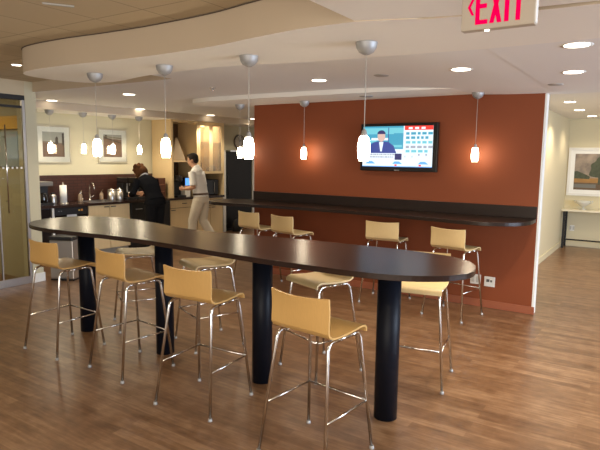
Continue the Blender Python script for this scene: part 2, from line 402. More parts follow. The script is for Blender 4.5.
# ------------------------------------------------------------------ bar counter on the red wall
bar = thing('bar_counter', 'long dark wood bar counter fixed to the terracotta wall', 'counter', (-3.2, 6.35, 0))
BO = [(-1.11, 6.349), (-1.105, 6.16)] + catmull([(-1.11, 6.05), (-1.17, 5.87), (-1.33, 5.72), (-1.6, 5.64), (-2.2, 5.72), (-2.9, 5.79), (-3.7, 5.80), (-4.4, 5.73), (-4.95, 5.66), (-5.25, 5.69), (-5.42, 5.86), (-5.45, 6.10), (-5.36, 6.28), (-5.15, 6.349)], 6, False)
MB().prism([(x + 3.2, y - 6.35) for x, y in BO], 1.025, 1.065, bev=0.003).build('countertop', M['counter_wood'], bar)
MB().box(-1.80, 2.095, -0.022, -0.001, 1.065, 1.195, 0.002).build('backsplash', M['counter_wood'], bar)

# ------------------------------------------------------------------ bar stool
def bend(pts, r=0.05, n=5):
    """round the inner corners of a poly-line"""
    P = [Vector(p) for p in pts]; out = [P[0]]
    for a, b, c in zip(P, P[1:], P[2:]):
        d1 = (a - b).normalized(); d2 = (c - b).normalized()
        s, e = b + d1 * r, b + d2 * r
        for i in range(n + 1):
            t = i / n; out.append((1 - t) ** 2 * s + 2 * t * (1 - t) * b + t * t * e)
    out.append(P[-1]); return out
def ribbon(mb, prof, hw, th, curve=0.0, nx=8, corner=0.0):
    """sheet swept from a profile of (y, z); hw half width; curve pulls the sides forward"""
    b = bmesh.new(); k = len(prof); G = []
    tot = sum((Vector(prof[i + 1]) - Vector(prof[i])).length for i in range(k - 1)); acc = 0
    for side in (0, 1):
        rows = []
        acc = 0
        for i in range(k):
            if i: acc += (Vector(prof[i]) - Vector(prof[i - 1])).length
            t = Vector(prof[min(i + 1, k - 1)]) - Vector(prof[max(i - 1, 0)]); t.normalize()
            nrm = Vector((-t.y, t.x))
            p = Vector(prof[i]) + nrm * (th * (side - 0.5))
            row = []
            for j in range(nx + 1):
                s = -1 + 2 * j / nx
                cz = curve[i] if isinstance(curve, (list, tuple)) else curve
                hwi = hw
                if corner:
                    dend = min(acc, tot - acc) if corner > 0 else (tot - acc)
                    cr = abs(corner)
                    if dend < cr: hwi = hw - cr + math.sqrt(max(0, cr * cr - (cr - dend) ** 2))
                q = p + nrm * (-cz * s * s)
                row.append(b.verts.new((s * hwi, q.x, q.y)))
            rows.append(row)
        G.append(rows)
    def quad(a, b2, c, d2):
        f = b.faces.new((a, b2, c, d2)); f.smooth = True
    def rim(*vs):
        b.faces.new([b.verts.new(v.co) for v in vs])
    for i in range(k - 1):
        for j in range(nx):
            quad(G[0][i][j], G[0][i][j + 1], G[0][i + 1][j + 1], G[0][i + 1][j])
            quad(G[1][i][j], G[1][i + 1][j], G[1][i + 1][j + 1], G[1][i][j + 1])
        rim(G[0][i][0], G[0][i + 1][0], G[1][i + 1][0], G[1][i][0])
        rim(G[0][i][nx], G[1][i][nx], G[1][i + 1][nx], G[0][i + 1][nx])
    for j in range(nx):
        rim(G[0][0][j], G[1][0][j], G[1][0][j + 1], G[0][0][j + 1])
        rim(G[0][k - 1][j], G[0][k - 1][j + 1], G[1][k - 1][j + 1], G[1][k - 1][j])
    mb.merge(b)
SZ = 0.75
def make_stool(pm):
    t = thing('bar_stool', 'x', 'bar stool')
    # seat: waterfall front, dip, then the start of the rear bend
    seat = [(0.190, SZ - 0.035), (0.187, SZ - 0.014), (0.172, SZ), (0.14, SZ + 0.004), (0.07, SZ - 0.002), (0.0, SZ - 0.007), (-0.085, SZ - 0.007), (-0.135, SZ - 0.003), (-0.162, SZ + 0.010), (-0.176, SZ + 0.032)]
    m = MB(); ribbon(m, seat, 0.20, 0.011, 0.0); m.build('seat', pm, t)
    back = [(-0.176, SZ + 0.032), (-0.182, SZ + 0.06), (-0.189, SZ + 0.11), (-0.197, SZ + 0.16), (-0.205, SZ + 0.19), (-0.211, SZ + 0.212)]
    m = MB(); ribbon(m, back, 0.20, 0.011, [0.0, 0.006, 0.016, 0.024, 0.029, 0.032]); m.build('backrest', pm, t)
    r = 0.0097
    def legpt(sx, sy, z):  # straight leg, splayed
        k = 1 - z / (SZ - 0.03)
        return Vector((sx * (0.178 + 0.060 * k), (0.150 + 0.070 * k) if sy > 0 else -(0.150 + 0.095 * k), z))
    for sx in (-1, 1):
        for sy in (-1, 1):
            m = MB(); topz = SZ - 0.03
            pts = bend([legpt(sx, sy, 0.006), legpt(sx, sy, topz), (sx * 0.178, sy * 0.055, topz)], 0.045, 6)
            m.tube(pts, r, 10)
            lg = m.build('leg', M['chrome'], t)
            p = legpt(sx, sy, 0.0)
            MB().lathe([(0.014, 0), (0.0145, 0.004), (0.0125, 0.02)], p, 12).build('foot_glide', M['nickel'], lg)
        MB().tube([(sx * 0.178, -0.056, SZ - 0.03), (sx * 0.178, 0.056, SZ - 0.03)], r, 10).build('seat_rail', M['chrome'], t)
        MB().tube([legpt(sx, -1, 0.30), legpt(sx, 1, 0.30)], 0.006, 8).build('side_rung', M['chrome'], t)
    a, b = legpt(-1, 1, 0.30), legpt(1, 1, 0.30)
    MB().tube([a, b], 0.007, 8).build('footrest', M['chrome'], t)
    return t
near = ['light beech stool beside the glass door, leftmost along the near side of the high table',
        'second beech stool from the left along the near side of the high table',
        'third beech stool from the left along the near side of the high table',
        'closest beech bar stool, its back to the viewer, beside the rightmost column']
far = ['pale stool behind the high table near its left end',
       'stool behind the high table, seen between the second and third columns',
       'stool behind the high table, seen just beyond the closest stool',
       'pale seated stool behind the rounded right end of the high table']
brs = ['bar stool at the left end of the wall counter, nearest the black bag',
       'bar stool at the wall counter, second from its left end',
       'bar stool under the television at the wall counter',
       'rightmost bar stool at the wall counter, in front of the wall outlets']
stool0 = make_stool(M['ply']); stool_p = make_stool(M['ply_pale'])
spots = [(-4.315, 2.79, 0, near[0], 0), (-3.462, 2.82, -7, near[1], 0), (-2.565, 2.71, 4, near[2], 0), (-1.565, 2.585, -6, near[3], 0),
         (-4.31, 3.61, 148, far[0], 1), (-3.38, 3.61, 157, far[1], 1), (-2.21, 3.66, 160, far[2], 1), (-1.49, 3.93, 190, far[3], 1),
         (-4.52, 5.83, -9, brs[0], 1), (-3.89, 5.72, -12, brs[1], 1), (-2.68, 5.95, 5, brs[2], 1), (-1.82, 5.84, -11, brs[3], 1)]
used = set()
for i, (x, y, a, lab, pale) in enumerate(spots):
    src = stool_p if pale else stool0
    if src in used: o = copy_tree(src)
    else: o = src; used.add(src)
    o.location = (x, y, 0); o.rotation_euler = (0, 0, math.radians(a)); o['label'] = lab
    o['group'] = 'stools along the near side of the high table' if i < 4 else 'stools behind the high table' if i < 8 else 'stools at the wall counter'

# ------------------------------------------------------------------ pendants
def make_pendant(zc, zl, opal):
    """origin at the ceiling; canopy, cord, socket, shade"""
    t = thing('pendant_lamp', 'x', 'pendant lamp')
    MB().lathe([(0.0, -0.075), (0.012, -0.075), (0.024, -0.070), (0.046, -0.058), (0.061, -0.034), (0.067, -0.004), (0.067, 0.0)], (0, 0, 0), 28).build('canopy', M['nickel'], t)
    L = zl - zc   # negative: top of shade
    MB().tube([(0, 0, -0.074), (0, 0, L + 0.03)], 0.0026, 6).build('cord', M['cord'], t)
    MB().lathe([(0.004, L + 0.04), (0.014, L + 0.03), (0.020, L + 0.004), (0.022, L - 0.004)], (0, 0, 0), 16).build('socket_cap', M['nickel'], t)
    h = 0.157
    pr = [(0.016, L), (0.026, L - 0.008), (0.034, L - 0.03), (0.039, L - 0.075), (0.0385, L - 0.105), (0.035, L - 0.137), (0.029, L - h), (0.020, L - h + 0.002), (0.0, L - h + 0.004)]
    MB().lathe(pr, (0, 0, 0), 24).build('glass_shade', opal, t)
    return t
plist = []
pt = make_pendant(Zs, 1.838, M['opal'])
lab_t = ['leftmost pendant lamp of the row over the high table', 'second pendant from the left in the row over the high table',
         'third pendant from the left in the row over the high table', 'pendant lamp over the high table hanging in front of the television']
for i, x in enumerate((-4.215, -3.345, -2.495, -1.575)):
    o = pt if i == 0 else copy_tree(pt)
    o.location = (x, 3.105, Zs); o['label'] = lab_t[i]; o['group'] = 'pendant lamps over the high table'
pb = make_pendant(Zr, 1.83, M['opal'])
lab_b = ['small pendant hanging at the left end of the wall counter', 'small pendant on the terracotta wall left of the television', 'small pendant on the terracotta wall right of the television']
for i, x in enumerate((-5.12, -4.02, -1.755)):
    o = pb if i == 0 else copy_tree(pb)
    o.location = (x, 6.17, Zr); o['label'] = lab_b[i]; o['group'] = 'pendant lamps over the wall counter'
pk = make_pendant(Zk, 1.87, M['opal_k'])
lab_k = ['pendant over the kitchen counter in front of the left picture', 'pendant over the kitchen counter between the two pictures',
         'pendant over the kitchen counter in front of the right picture', 'pendant over the kitchen counter above the woman']
for i, u in enumerate((0.27, 0.83, 1.37, 1.91)):
    o = pk if i == 0 else copy_tree(pk)
    o.location = kp(u, 0.50, Zk); o['label'] = lab_k[i]; o['group'] = 'pendant lamps over the kitchen counter'

# ------------------------------------------------------------------ downlights
dl = []
def make_down():
    t = thing('recessed_downlight', 'x', 'ceiling light')
    MB().lathe([(0.072, 0.0), (0.092, -0.003), (0.092, 0.0)], (0, 0, 0), 28).build('trim_ring', M['white'], t)
    MB().lathe([(0.0, -0.004), (0.072, -0.004), (0.072, 0.0)], (0, 0, 0), 28).build('lens', M['disc'], t)
    return t
d0 = make_down()
def spot(loc, e, size=2.4, blend=0.7, col=WARM2):
    l = bpy.data.lights.new('downlight_beam', 'SPOT'); l.energy = e; l.spot_size = size; l.spot_blend = blend; l.color = col; l.shadow_soft_size = 0.07
    o = bpy.data.objects.new('downlight_beam', l); COL.objects.link(o); o.location = loc
downs = [(-7.66, 4.88, Zb, 34, 'downlight in the kitchen ceiling nearest the left wall'), (-5.92, 4.87, Zb, 40, 'downlight behind the soffit between the first two table pendants'),
         (-7.62, 6.50, Zb, 34, 'downlight above the kitchen counter, just left of the second table pendant'), (-7.45, 8.09, Zb, 34, 'downlight above the glass fronted cabinets'),
         (-7.30, 9.25, Zb, 30, 'small far downlight beside the clock'), (-3.03, 4.92, zramp(-3.03), 48, 'downlight left of the pendant by the television'),
         (-1.40, 4.42, zramp(-1.4), 52, 'downlight between the television pendant and the exit sign'), (-0.50, 3.81, Zs, 48, 'larger nearer downlight at the right edge by the exit sign'),
         (-0.66, 4.94, Zs, 48, 'second downlight at the right edge, beyond the nearest one'),
         (-1.15, 8.48, 2.50, 50, 'nearest downlight in the corridor ceiling'), (-1.19, 9.88, 2.50, 46, 'middle downlight in the corridor ceiling'),
         (-1.15, 11.29, 2.50, 24, 'farthest downlight in the corridor ceiling'), (-5.68, 3.24, Zt, 14, 'downlight in the tiled ceiling above the glass door')]
for i, (x, y, z, e, lab) in enumerate(downs):
    o = d0 if i == 0 else copy_tree(d0)
    o.location = (x, y, z); o['label'] = lab; o['group'] = 'recessed ceiling downlights'
    if z == Zt: o.scale = (0.62, 0.62, 1)
    spot((x, y, 2.34 if x < -7.3 else z - 0.02), e * (1.9 if x < -7.3 else 1.7))
# added unseen spots without fixtures (they light the floor nearest the viewer)
for x, y in ((-3.6, 1.0), (-0.6, 1.0), (1.2, 3.6), (1.6, 6.2), (0.6, 9.0)):
    spot((x, y, 2.36), 95 if x > 0 else 58)

# small ceiling fittings
t = thing('ceiling_rail', 'thin pale metal edge in the tiled ceiling at the top left', 'ceiling trim', (-3.17, 2.09, Zt), math.radians(57))
MB().box(-0.09, 0.09, -0.010, 0.010, -0.010, 0.0, 0.002).build('strip', M['cord'], t)
def grille(name, lab, cat, loc, r, m):
    t = thing(name, lab, cat, loc)
    MB().lathe([(0, -0.006), (r * 0.8, -0.006), (r, 0.0)], (0, 0, 0), 24).build('grille', m, t)
    return t
M['grille'] = mat('grey_grille', (0.36, 0.34, 0.31), 0.7)
grille('ceiling_speaker', 'small grey round speaker grille in the ceiling above the television', 'speaker', (-2.22, 4.70, zramp(-2.22)), 0.075, M['grille'])
grille('ceiling_vent', 'small grey vent in the bar soffit just above the television wall', 'vent', (-3.03, 6.0, Zr), 0.085, M['grille'])
grille('ceiling_vent', 'small grey vent by the corner of the terracotta wall', 'vent', (-0.90, 5.66, Zs), 0.07, M['grille'])
t = thing('sprinkler', 'small chrome ceiling fitting behind the soffit, left of the curved step', 'sprinkler', (-4.45, 4.87, Zb))
MB().lathe([(0, -0.03), (0.02, -0.03), (0.022, -0.022), (0.008, -0.018), (0.008, -0.006), (0.036, -0.004), (0.038, 0)], (0, 0, 0), 16).build('head', M['chrome'], t)

# ------------------------------------------------------------------ exit sign
ex = thing('exit_sign', 'hanging exit sign with red letters', 'exit sign', (-0.588, 2.30, 0))
MB().box(-0.15, 0.134, 0.0, 0.045, 2.218, 2.40, 0.004).build('housing', M['exit_body'], ex)
MB().box(-0.06, 0.06, 0.005, 0.04, 2.4, 2.405).build('ceiling_mount', M['plastic_white'], ex)
MB().lathe([(0, 0), (0.009, 0), (0.009, 0.004)], (-0.05, 0.022, 2.2145), 14).build('test_lamp', M['disc'], ex)
MB().box(0.1325, 0.1365, 0.004, 0.041, 2.225, 2.41, 0.001).build('lit_end_plate', M['plastic_white'], ex)  # white plate: light on the sign's end face put into colour
def letters(mb, y):
    z0, z1 = 2.238, 2.378; s = 0.017
    def bx(xa, xb, za, zb): mb.box(xa, xb, y - 0.002, y, za, zb)
    x = -0.093
    bx(x, x + s, z0, z1); bx(x + s, x + 0.049, z0, z0 + s); bx(x + s, x + 0.049, z1 - s, z1); bx(x + s, x + 0.044, (z0 + z1) / 2 - s / 2, (z0 + z1) / 2 + s / 2)
    x = -0.037
    for a, b in (((x, z0), (x + 0.047 - s, z1)), ((x + 0.047 - s, z0), (x, z1))):
        mb.prism([(a[0], a[1]), (a[0] + s, a[1]), (b[0] + s, b[1]), (b[0], b[1])], y - 0.002, y, 'xz')
    x = 0.020; bx(x, x + s, z0, z1)
    x = 0.046; bx(x + 0.0165, x + 0.0165 + s, z0, z1 - s); bx(x, x + 0.050, z1 - s, z1)
    # chevron pointing left
    xc, zc = -0.125, 2.308
    mb.prism([(xc, zc), (xc + 0.017, zc + 0.032), (xc + 0.027, zc + 0.032), (xc + 0.012, zc), (xc + 0.027, zc - 0.032), (xc + 0.017, zc - 0.032)], y - 0.002, y, 'xz')
m = MB(); letters(m, 0.0); m.build('lettering', M['exit_red'], ex)

# ------------------------------------------------------------------ television
TVx, TVy, TVz = -2.715, 6.351, 1.83
tv = thing('television', 'flat television showing a news programme on the terracotta wall', 'television', (TVx, TVy, TVz))
MB().box(-0.50, 0.50, -0.105, -0.05, -0.29, 0.29, 0.008).build('casing', M['fridge'], tv)
MB().box(-0.22, 0.22, -0.05, -0.001, -0.15, 0.15, 0.004).build('wall_bracket', M['black_matte'], tv)
MB().box(-0.035, 0.035, -0.107, -0.105, -0.279, -0.271).build('badge', M['nickel'], tv)
def em(name, c, k=1.5): return mat(name, (0.02, 0.02, 0.02), 0.3, emit=c, estr=k)
tvm = [em('tv_white', (0.82, 0.92, 1.0), 1.15), em('tv_teal', (0.05, 0.34, 0.50), 1.2), em('tv_blue', (0.05, 0.09, 0.42), 0.8), em('tv_navy', (0.02, 0.02, 0.10)),
       em('tv_red', (0.70, 0.03, 0.02)), em('tv_skin', (0.62, 0.42, 0.36), 1.3), em('tv_cyan', (0.18, 0.62, 0.72), 1.1), em('tv_grey', (0.30, 0.32, 0.38)), em('tv_sky', (0.10, 0.35, 0.85))]
sc = MB(); Yc = [-0.1055]
def R_(mi, x0, x1, z0, z1):
    sc.mi = mi; Yc[0] -= 0.00006; y = Yc[0]; sc.poly([(x0, y, z0), (x1, y, z0), (x1, y, z1), (x0, y, z1)])
def PG(mi, pts):
    sc.mi = mi; Yc[0] -= 0.00006; sc.poly([(x, Yc[0], z) for x, z in pts])
x0, x1, z0, z1 = -0.465, 0.445, -0.235, 0.255
R_(0, x0, x1, z0, z1)
xs = 0.075
R_(1, x0, xs, -0.02, z1); R_(6, x0, xs, 0.16, 0.235); R_(6, -0.42, -0.28, 0.06, 0.10); R_(1, -0.05, xs, 0.03, 0.17); R_(6, -0.10, 0.06, 0.0, 0.03)
R_(0, -0.35, -0.12, 0.085, 0.115); R_(2, -0.125, -0.115, 0.0, 0.24)
PG(2, [(-0.41, -0.07), (-0.38, 0.02), (-0.31, 0.065), (-0.22, 0.075), (-0.12, 0.065), (-0.05, 0.02), (-0.01, -0.07)])
PG(0, [(-0.245, 0.065), (-0.185, 0.065), (-0.205, -0.05), (-0.225, -0.05)])
PG(5, [(-0.215 + 0.052 * math.cos(a), 0.135 + 0.068 * math.sin(a)) for a in [i * 2 * PI / 16 for i in range(16)]])
PG(3, [(-0.215 + 0.056 * math.cos(a), 0.162 + 0.046 * math.sin(a)) for a in [i * PI / 10 for i in range(11)]])
R_(0, x0, xs, -0.155, -0.07); R_(3, -0.03, 0.06, -0.15, -0.075)
for k, zz in enumerate((-0.095, -0.125)):
    xx = -0.41
    while xx < -0.06:
        wd = random.uniform(0.012, 0.035); R_(7, xx, xx + wd, zz, zz + 0.016); xx += wd + 0.008
R_(0, x0, x1, z0, -0.155)
for xx in (-0.36, -0.0, 0.33): PG(8, [(xx - 0.06, -0.20), (xx - 0.03, -0.17), (xx + 0.03, -0.17), (xx + 0.07, -0.20)])
for xx in (-0.03, 0.28): R_(4, xx, xx + 0.03, -0.225, -0.205)
R_(8, x0, x1, z0, z0 + 0.008)
R_(4, xs + 0.015, x1, 0.205, z1)
for xx in (0.14, 0.22, 0.30): R_(0, xx, xx + 0.05, 0.215, 0.24)
for (zz, mi) in ((0.15, 1), (0.10, 1), (0.045, 6), (-0.01, 7), (-0.06, 6)):
    xx = 0.11
    while xx < 0.40:
        wd = random.uniform(0.03, 0.07); R_(mi, xx, xx + wd, zz, zz + 0.03); xx += wd + 0.02
for xx in (0.27, 0.36): R_(7, xx, xx + 0.02, -0.10, -0.075); R_(7, xx - 0.2 + 0.03, xx - 0.19 + 0.03, -0.12, -0.10)
sc.build('screen', tvm, tv)

# ------------------------------------------------------------------ wall outlets
def outlet(lab, loc, kind, w=0.12, h=0.115):
    t = thing('wall_outlet', lab, 'outlet', loc)
    MB().box(-w / 2, w / 2, -0.008, 0, -h / 2, h / 2, 0.003).build('cover_plate', M['plastic_white'], t)
    s = MB()
    if kind == 0:
        for xx in (-0.028, 0.028):
            s.box(xx - 0.017, xx + 0.017, -0.011, -0.007, -0.035, 0.035, 0.002)
        s.build('socket', mat('ivory_socket', (0.55, 0.53, 0.47), 0.4), t)
    else:
        s.box(-0.035, 0.0, -0.011, -0.007, -0.005, 0.028, 0.002); s.box(0.008, 0.03, -0.011, -0.007, -0.005, 0.02, 0.002)
        s.build('socket', mat('dark_socket', (0.10, 0.10, 0.09), 0.4), t)
outlet('left of the two white outlets low on the terracotta wall', (-1.725, 6.351, 0.315), 0)
outlet('right of the two white outlets low on the terracotta wall', (-1.565, 6.351, 0.305), 1)
outlet('white outlet below the console table at the corridor end', (-1.43, 12.05, 0.36), 0, 0.08)

# ------------------------------------------------------------------ corridor end: picture, console table, bowl
pic = thing('framed_picture', 'large framed landscape painting at the corridor end', 'picture', (-1.02, 12.05, 1.48))
def frame_ring(hw, hh, wd, y0, y1, bev=0.003):
    m = MB()
    m.box(-hw, hw, y0, y1, hh - wd, hh, bev); m.box(-hw, hw, y0, y1, -hh, -hh + wd, bev)
    m.box(-hw, -hw + wd, y0, y1, -hh + wd, hh - wd, bev); m.box(hw - wd, hw, y0, y1, -hh + wd, hh - wd, bev)
    return m
frame_ring(0.56, 0.47, 0.05, -0.03, -0.001).build('frame', M['frame_w'], pic)
MB().box(-0.51, 0.51, -0.014, -0.004, -0.42, 0.42).build('mat_board', M['mat_board'], pic)
def sky_mat():
    m = bpy.data.materials.new('painted_landscape_sky'); m.use_nodes = True; nt = m.node_tree; b = nt.nodes['Principled BSDF']
    tc = nt.nodes.new('ShaderNodeTexCoord'); nz = nt.nodes.new('ShaderNodeTexNoise'); nz.inputs['Scale'].default_value = 5; nz.inputs['Detail'].default_value = 5
    rp = nt.nodes.new('ShaderNodeValToRGB'); e = rp.color_ramp.elements
    e[0].position = 0.35; e[0].color = (0.17, 0.14, 0.115, 1); e[1].position = 0.65; e[1].color = (0.40, 0.31, 0.23, 1)
    nt.links.new(tc.outputs['Object'], nz.inputs['Vector']); nt.links.new(nz.outputs['Fac'], rp.inputs['Fac']); nt.links.new(rp.outputs['Color'], b.inputs['Base Color'])
    b.inputs['Roughness'].default_value = 0.5; return m
art = MB()
def Q(mi, x0, x1, z0, z1, y): art.mi = mi; art.poly([(x0, y, z0), (x1, y, z0), (x1, y, z1), (x0, y, z1)])
Q(0, -0.44, 0.44, -0.35, 0.35, -0.0150)
Q(1, -0.44, 0.44, -0.35, -0.20, -0.0152); Q(2, -0.44, 0.44, -0.21, -0.12, -0.0154); Q(3, -0.44, -0.05, -0.31, -0.24, -0.0156)
art.mi = 4
art.poly([(-0.44, -0.0158, -0.13), (-0.17, -0.0158, -0.14), (-0.16, -0.0158, -0.09), (-0.26, -0.0158, -0.04), (-0.38, -0.0158, 0.01), (-0.44, -0.0158, 0.01)])
cr = [(0.02, -0.06), (0.05, 0.06), (0.04, 0.14), (0.11, 0.20), (0.16, 0.28), (0.24, 0.31), (0.33, 0.27), (0.40, 0.18), (0.42, 0.05), (0.37, -0.05), (0.25, -0.10), (0.12, -0.10)]
art.poly([(x, -0.0160, z) for x, z in catmull([(x - 0.20, z) for x, z in cr], 4)])
art.poly([(-0.02, -0.0162, -0.24), (0.02, -0.0162, -0.24), (0.025, -0.0162, -0.05), (-0.015, -0.0162, -0.05)])
art.build('painting', [sky_mat(), mat('paint_ground', (0.14, 0.09, 0.05), 0.6, noise=(8, 0.3, (1, 1, 1))), mat('paint_field', (0.36, 0.19, 0.055), 0.6, noise=(8, 0.3, (1, 1, 3))),
                       mat('paint_water', (0.17, 0.17, 0.15), 0.5), mat('paint_foliage', (0.07, 0.08, 0.045), 0.6, noise=(20, 0.5, (1, 1, 1)))], pic)
con = thing('console_table', 'narrow console table with pale top and dark legs at the corridor end', 'table', (-0.9, 11.84, 0))
MB().box(-0.695, 0.70, -0.19, 0.19, 0.72, 0.755, 0.004).build('tabletop', mat('pale_laminate', (0.72, 0.66, 0.50), 0.4), con)
for sx in (-0.64, 0.66):
    for sy in (-0.16, 0.16): MB().box(sx - 0.018, sx + 0.018, sy - 0.018, sy + 0.018, 0, 0.72).build('leg', M['black_matte'], con)
MB().box(-0.62, 0.64, -0.02, 0.02, 0.14, 0.165).build('stretcher', M['black_matte'], con)
bowl = thing('glass_bowl', 'pale footed glass bowl on the console table', 'bowl', (-1.24, 11.84, 0.755))
M['bowl'] = mat('pressed_glass', (0.62, 0.60, 0.52), 0.15, coat=0.5)
MB().lathe([(0.06, 0), (0.062, 0.006), (0.02, 0.02), (0.018, 0.05), (0.06, 0.075), (0.115, 0.12), (0.13, 0.17), (0.124, 0.17), (0.108, 0.122), (0.05, 0.082), (0.0, 0.075)], (0, 0, 0), 28).build('bowl', M['bowl'], bowl)
hb = MB()
for s in (-1, 1): hb.tube([(s * 0.115, 0, 0.12), (s * 0.16, 0, 0.15), (s * 0.165, 0, 0.175), (s * 0.13, 0, 0.165)], 0.008, 8)
hb.build('handles', M['bowl'], bowl)

# ------------------------------------------------------------------ kitchen
def kthing(name, lab, cat, u, v, z=0.0, group=None, rot=0.0): return thing(name, lab, cat, kp(u, v, z), KA + rot, group)
CT = 0.895
# local: x along the wall, -y out of the wall
def cabinet(lab, u0, u1, doors, drawers, zt=CT - 0.04, handle_top=True):
    t = kthing('base_cabinet', lab, 'cabinet', u0, 0)
    w = u1 - u0
    c = MB(); c.box(0, w, -0.575, -0.002, 0.10, zt); c.build('carcass', M['niche'], t)  # dark brown carcass paints the shade in the gaps between the fronts
    MB().box(0.0, w, -0.525, -0.05, 0.0, 0.10).build('toe_kick', mat('toe_kick_grey', (0.30, 0.27, 0.22), 0.5), t)
    dz = zt - 0.16 if drawers else zt
    for k in range(doors):
        a, b = w * k / doors + 0.005, w * (k + 1) / doors - 0.005
        dr = MB().box(a, b, -0.595, -0.577, 0.105, dz - 0.004, 0.002).build('door', M['maple'], t)
        hx = (b - 0.10, b - 0.02) if (k % 2 == 0 and doors > 1) else (a + 0.02, a + 0.10)
        MB().tube([(hx[0], -0.60, dz - 0.035), (hx[0], -0.615, dz - 0.035), (hx[1], -0.615, dz - 0.035), (hx[1], -0.60, dz - 0.035)], 0.008, 6).build('handle', M['dark_handle'], dr)
    for k in range(drawers):
        a, b = w * k / drawers + 0.005, w * (k + 1) / drawers - 0.005
        dr = MB().box(a, b, -0.595, -0.577, dz + 0.006, zt - 0.006, 0.002).build('drawer', M['maple'], t)
        c_ = (a + b) / 2
        MB().tube([(c_ - 0.05, -0.60, dz + 0.085), (c_ - 0.05, -0.615, dz + 0.085), (c_ + 0.05, -0.615, dz + 0.085), (c_ + 0.05, -0.60, dz + 0.085)], 0.008, 6).build('handle', M['dark_handle'], dr)
    return t
cabinet('maple sink cabinet with two doors below the faucet', 0.815, 1.61, 2, 0)
cabinet('maple base cabinet with one drawer beside the man', 2.50, 3.17, 1, 1)
cabinet('maple base cabinet with two drawers below the microwave', 3.18, 3.87, 2, 2)
ct = kthing('kitchen_worktop', 'dark stone worktop running along the kitchen wall', 'worktop', 0, 0)
c = MB(); c.box(-0.45, 0.93, -0.63, -0.013, CT - 0.04, CT); c.box(0.93, 1.43, -0.63, -0.52, CT - 0.04, CT); c.box(0.93, 1.43, -0.13, -0.013, CT - 0.04, CT); c.box(1.43, 3.885, -0.63, -0.013, CT - 0.04, CT)
c.build('slab', M['stone'], ct)
bs = kstruct('wall_backsplash', M['backsplash'], -0.45, 2.54, 0.0, 0.012, CT, 1.345)
# dishwasher, black appliances
dw = kthing('dishwasher', 'black dishwasher with control panel and white notice left of the sink', 'dishwasher', 0.235, 0)
MB().box(0, 0.57, -0.57, -0.03, 0.09, CT - 0.042).build('body', M['black'], dw)
MB().box(0.003, 0.567, -0.598, -0.571, 0.12, 0.73, 0.004).build('door', M['black_gloss'], dw)
MB().box(0.003, 0.567, -0.602, -0.571, 0.735, CT - 0.048, 0.004).build('control_panel', M['black'], dw)
MB().box(0.20, 0.37, -0.601, -0.599, 0.55, 0.735).build('notice', mat('grey_notice', (0.45, 0.48, 0.52), 0.6), dw)
k_ = MB()
for xx in (0.07, 0.11): k_.lathe([(0.008, 0), (0.008, 0.006), (0, 0.007)], (xx, -0.602, 0.80), 12, 'Y')
k_.build('button', M['nickel'], dw)
MB().box(0.44, 0.475, -0.604, -0.6015, 0.785, 0.815, 0.003).build('indicator', mat('orange_label', (0.7, 0.30, 0.05), 0.5), dw)
MB().box(0.40, 0.425, -0.604, -0.6015, 0.785, 0.81, 0.003).build('dial', mat('yellow_label', (0.75, 0.55, 0.15), 0.5), dw)
MB().box(0.02, 0.55, -0.55, -0.1, 0.0, 0.09).build('plinth', M['steel'], dw)
fp = kthing('filler_panel', 'narrow pale panel at the left of the dishwasher', 'panel', 0.195, 0)
MB().box(0, 0.035, -0.60, -0.002, 0.0, CT - 0.042).build('panel', M['white'], fp)
ap = kthing('undercounter_fridge', 'black undercounter appliance at the left end of the worktop', 'appliance', -0.42, 0)
MB().box(0, 0.60, -0.57, -0.03, 0.0, CT - 0.042).build('body', M['black'], ap)
MB().box(0.004, 0.596, -0.60, -0.571, 0.08, CT - 0.05, 0.004).build('door', M['black_gloss'], ap)
ap = kthing('undercounter_fridge', 'black undercounter appliance in front of the woman', 'appliance', 1.63, 0)
MB().box(0, 0.86, -0.57, -0.03, 0.0, CT - 0.042).build('body', M['black'], ap)
d_ = MB().box(0.004, 0.856, -0.60, -0.571, 0.08, CT - 0.05, 0.004).build('door', M['black'], ap)
MB().tube([(0.10, -0.60, 0.74), (0.10, -0.625, 0.74), (0.22, -0.625, 0.74), (0.22, -0.60, 0.74)], 0.006, 6).build('handle', M['nickel'], d_)

# sink and faucet
sk = kthing('sink', 'steel sink set in the dark worktop', 'sink', 1.16, 0.335, CT)
MB().box(-0.25, 0.25, -0.195, 0.20, -0.18, -0.175).box(-0.25, -0.245, -0.195, 0.20, -0.175, 0.0).box(0.245, 0.25, -0.195, 0.20, -0.175, 0.0).box(-0.245, 0.245, -0.195, -0.19, -0.175, 0.0).box(-0.245, 0.245, 0.195, 0.20, -0.175, 0.0).build('basin', M['steel'], sk)
frame_ring(0.275, 0.22, 0.03, 0, 0.004, 0.001)
r_ = MB(); r_.box(-0.275, 0.275, -0.225, -0.19, 0.0, 0.005).box(-0.275, 0.275, 0.19, 0.225, 0.0, 0.005).box(-0.275, -0.245, -0.19, 0.19, 0.0, 0.005).box(0.245, 0.275, -0.19, 0.19, 0.0, 0.005)
r_.build('rim', M['steel'], sk)
fc = kthing('faucet', 'tall chrome gooseneck faucet behind the sink', 'faucet', 1.15, 0.09, CT)
f_ = MB(); f_.lathe([(0.028, 0), (0.028, 0.012), (0.016, 0.03), (0.014, 0.06)], (0, 0, 0), 16)
f_.build('base', M['chrome'], fc)
MB().tube([(0, 0, 0.05), (0, 0, 0.23)] + [(0, -0.075 + 0.075 * math.cos(a), 0.23 + 0.075 * math.sin(a)) for a in [PI * i / 10 for i in range(1, 11)]] + [(0, -0.15, 0.19)], 0.012, 10).build('spout', M['chrome'], fc)
MB().tube([(0.015, 0, 0.05), (0.06, 0, 0.075), (0.10, 0, 0.08)], 0.007, 8).build('lever', M['chrome'], fc)
